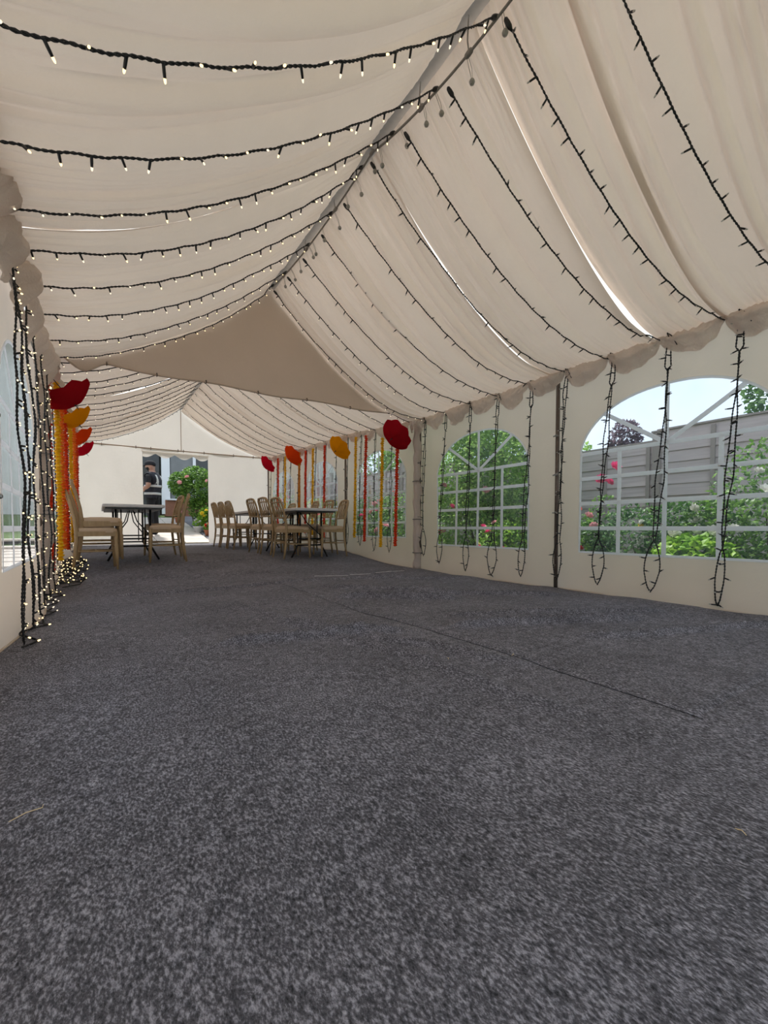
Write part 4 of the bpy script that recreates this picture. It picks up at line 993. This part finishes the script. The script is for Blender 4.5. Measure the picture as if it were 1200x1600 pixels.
pot(2.66, 12.25, .12, .12, M['blackmetal'], M['leaf_dark'], 'pink', 'dark pot with bright pink flowers near the doorway edge', 63)
pot(2.12, 14.9, .12, .18, M['terracotta'], M['leaf_mid'], 'blush', 'small pot with pale pink flowers farther up the path', 64)

# ------------------------------------------------------------------ person outside the doorway
def build_person():
    PY, PX = 12.6, 1.20; z0 = gz(PY) + .045
    t = thing('person', 'man in black cap and dark vest with silver bands, standing outside the doorway', 'person', (PX, PY, z0), radians(148))
    # local: faces +X
    t.scale = (1.2, 1.2, 1.06)
    V = []; E_ = []; Rr = []
    def v(p, r, link_=None):
        V.append(p); Rr.append(r if isinstance(r, tuple) else (r, r)); i = len(V) - 1
        if link_ is not None: E_.append((link_, i))
        return i
    pel = v((0, 0, .96), (.15, .115)); wa = v((.0, 0, 1.10), (.155, .125), pel); ch = v((0, 0, 1.28), (.17, .13), wa); sh = v((-.01, 0, 1.43), (.15, .10), ch)
    nk = v((.01, 0, 1.52), .058, sh); hd0 = v((.035, 0, 1.60), (.075, .085), nk); hd1 = v((.055, 0, 1.68), (.082, .098), hd0); hd2 = v((.055, 0, 1.745), (.070, .080), hd1)
    nose = v((.150, 0, 1.655), .016, hd1)
    for s in (-1, 1):
        ear = v((.045, s * .088, 1.67), .016, hd1)
        s1 = v((-.01, s * .185, 1.435), .068, sh); el = v((-.03, s * .255, 1.16), .050, s1); fo = v((.12, s * .235, 1.09), .044, el); wrst = v((.23, s * .17, 1.10), .030, fo); pa = v((.29, s * .145, 1.115), (.036, .020), wrst)
        for j, (dx, dy, L) in enumerate(((.045, .026, .9), (.052, .010, 1.0), (.050, -.006, .95), (.042, -.020, .8))):
            a = v((.29 + dx, s * (.145 + dy * .9), 1.118), .0095, pa); b = v((.29 + dx + .030 * L, s * (.140 + dy), 1.105), .0085, a); v((.29 + dx + .036 * L, s * (.138 + dy), 1.080), .0075, b)
        th = v((.285, s * .108, 1.128), .011, pa); v((.318, s * .092, 1.132), .009, th)
        hp_ = v((0, s * .095, .90), .095, pel); kn = v((.015, s * .105, .50), .064, hp_); an = v((-.02, s * .11, .10), .046, kn); toe0 = v((.02, s * .112, .045), .045, an); v((.15, s * .12, .035), .038, toe0)
    me = bpy.data.meshes.new('body'); me.from_pydata(V, E_, []); o = bpy.data.objects.new('body_tmp', me); COL.objects.link(o)
    sk = o.modifiers.new('skin', 'SKIN'); sk.use_smooth_shade = True
    for i, sv in enumerate(me.skin_vertices[0].data): sv.radius = Rr[i]; sv.use_root = (i == 0)
    o.modifiers.new('sub', 'SUBSURF').levels = 2
    dg = bpy.context.evaluated_depsgraph_get(); nm = bpy.data.meshes.new_from_object(o.evaluated_get(dg)); bpy.data.objects.remove(o)
    nm.name = 'body'; nm.materials.clear()
    for k in ('skin', 'black_cloth', 'beard'): nm.materials.append(M[k])
    vest = MB(); 
    for p in nm.polygons:
        c = p.center; arm = abs(c.y) > .20 or (c.x > .14)
        if c.z > 1.515: mi = 2 if (c.z < 1.635 and c.x > .045) else 0
        elif arm and c.z < 1.25 and c.z > 1.0: mi = 0
        else: mi = 1
        p.material_index = mi; p.use_smooth = True
    b = link('body', nm, t)
    # vest: shell taken from the torso, pushed outwards
    keep = [p for p in nm.polygons if .90 < p.center.z < 1.50 and abs(p.center.y) < .19 and p.center.x < .17 and not (p.center.z < 1.2 and abs(p.center.y) > .185) and not (p.center.x > .115 and abs(p.center.y) < .03)]
    idx = {}; vv = []; ff = []; mm = []
    for p in keep:
        f = []
        for i in p.vertices:
            if i not in idx:
                q = nm.vertices[i]; idx[i] = len(vv); vv.append(tuple(q.co + q.normal * .014))
            f.append(idx[i])
        ff.append(f); c = p.center
        mm.append(0)
    vm = bpy.data.meshes.new('vest'); vm.from_pydata(vv, [], ff); vm.materials.append(M['navy_cloth']); vm.polygons.foreach_set('use_smooth', [True] * len(ff)); vo = link('vest', vm, t)
    so = vo.modifiers.new('thick', 'SOLIDIFY'); so.thickness = .006; so.offset = 1
    # silver bands follow the torso outline
    from mathutils.bvhtree import BVHTree
    tree_ = BVHTree.FromPolygons(vv, ff)
    def ring(zc, hh):
        m = MB(); n = 40; o_ = []
        for i in range(n):
            a = 2 * pi * i / n; d = Vector((cos(a), sin(a), 0)); best = []
            for zz in (zc - hh, zc + hh):
                hit = tree_.ray_cast(Vector((0, 0, zz)) + d * .6, -d)
                R = .6 - hit[3] if hit[0] is not None else .17
                best.append(d * (clamp(R, .11, .24) + .012) + Vector((0, 0, zz)))
            o_ += best
        m.add(o_, [(2 * i, 2 * ((i + 1) % n), 2 * ((i + 1) % n) + 1, 2 * i + 1) for i in range(n)]); bo = m.build('band', M['silver'], vo, True)
        q = bo.modifiers.new('thick', 'SOLIDIFY'); q.thickness = .003
    ring(1.005, .027); ring(1.185, .027)
    for s in (-1, 1):
        m = MB(); o_ = []
        for i in range(15):
            z = 1.21 + .24 * i / 14; best = []
            for y in (s * .095 - .025, s * .095 + .025):
                hit = tree_.ray_cast(Vector((-.8, y, z)), Vector((1, 0, 0))); X = hit[0].x if hit[0] is not None else -.12
                best.append(Vector((X - .012, y, z)))
            o_ += best
        m.add(o_, [(2 * i, 2 * i + 1, 2 * i + 3, 2 * i + 2) for i in range(14)]); bo = m.build('band', M['silver'], vo, True)
        q = bo.modifiers.new('thick', 'SOLIDIFY'); q.thickness = .003
    m = MB()
    prof = [(.106, 1.685), (.110, 1.70), (.107, 1.74), (.092, 1.78), (.055, 1.805), (.012, 1.812)]
    m.lathe(prof, 18, 0, Matrix.Translation((.052, 0, 0)) @ Matrix.Diagonal((1.02, .90, 1, 1))); cp = m.build('cap', M['black_cloth'], t, True)
    m = MB(); m.grid(10, 4, lambda u, w: (.052 + .10 * cos((u - .5) * 2.2) + .075 * w * cos((u - .5) * 1.6), (.085 + .01 * w) * sin((u - .5) * 2.4), 1.695 - .018 * w - .012 * abs(u - .5))); pk = m.build('peak', M['black_cloth'], cp, True)
    q = pk.modifiers.new('thick', 'SOLIDIFY'); q.thickness = .004
    for s in (-1, 1):
        m = MB(); m.lathe([(.002, -.011), (.010, -.004), (.010, .004), (.002, .011)], 8, 0, Matrix.Translation((.132, s * .034, 1.672))); m.build('eye', M['upvc'], t, True)
    return t
build_person()
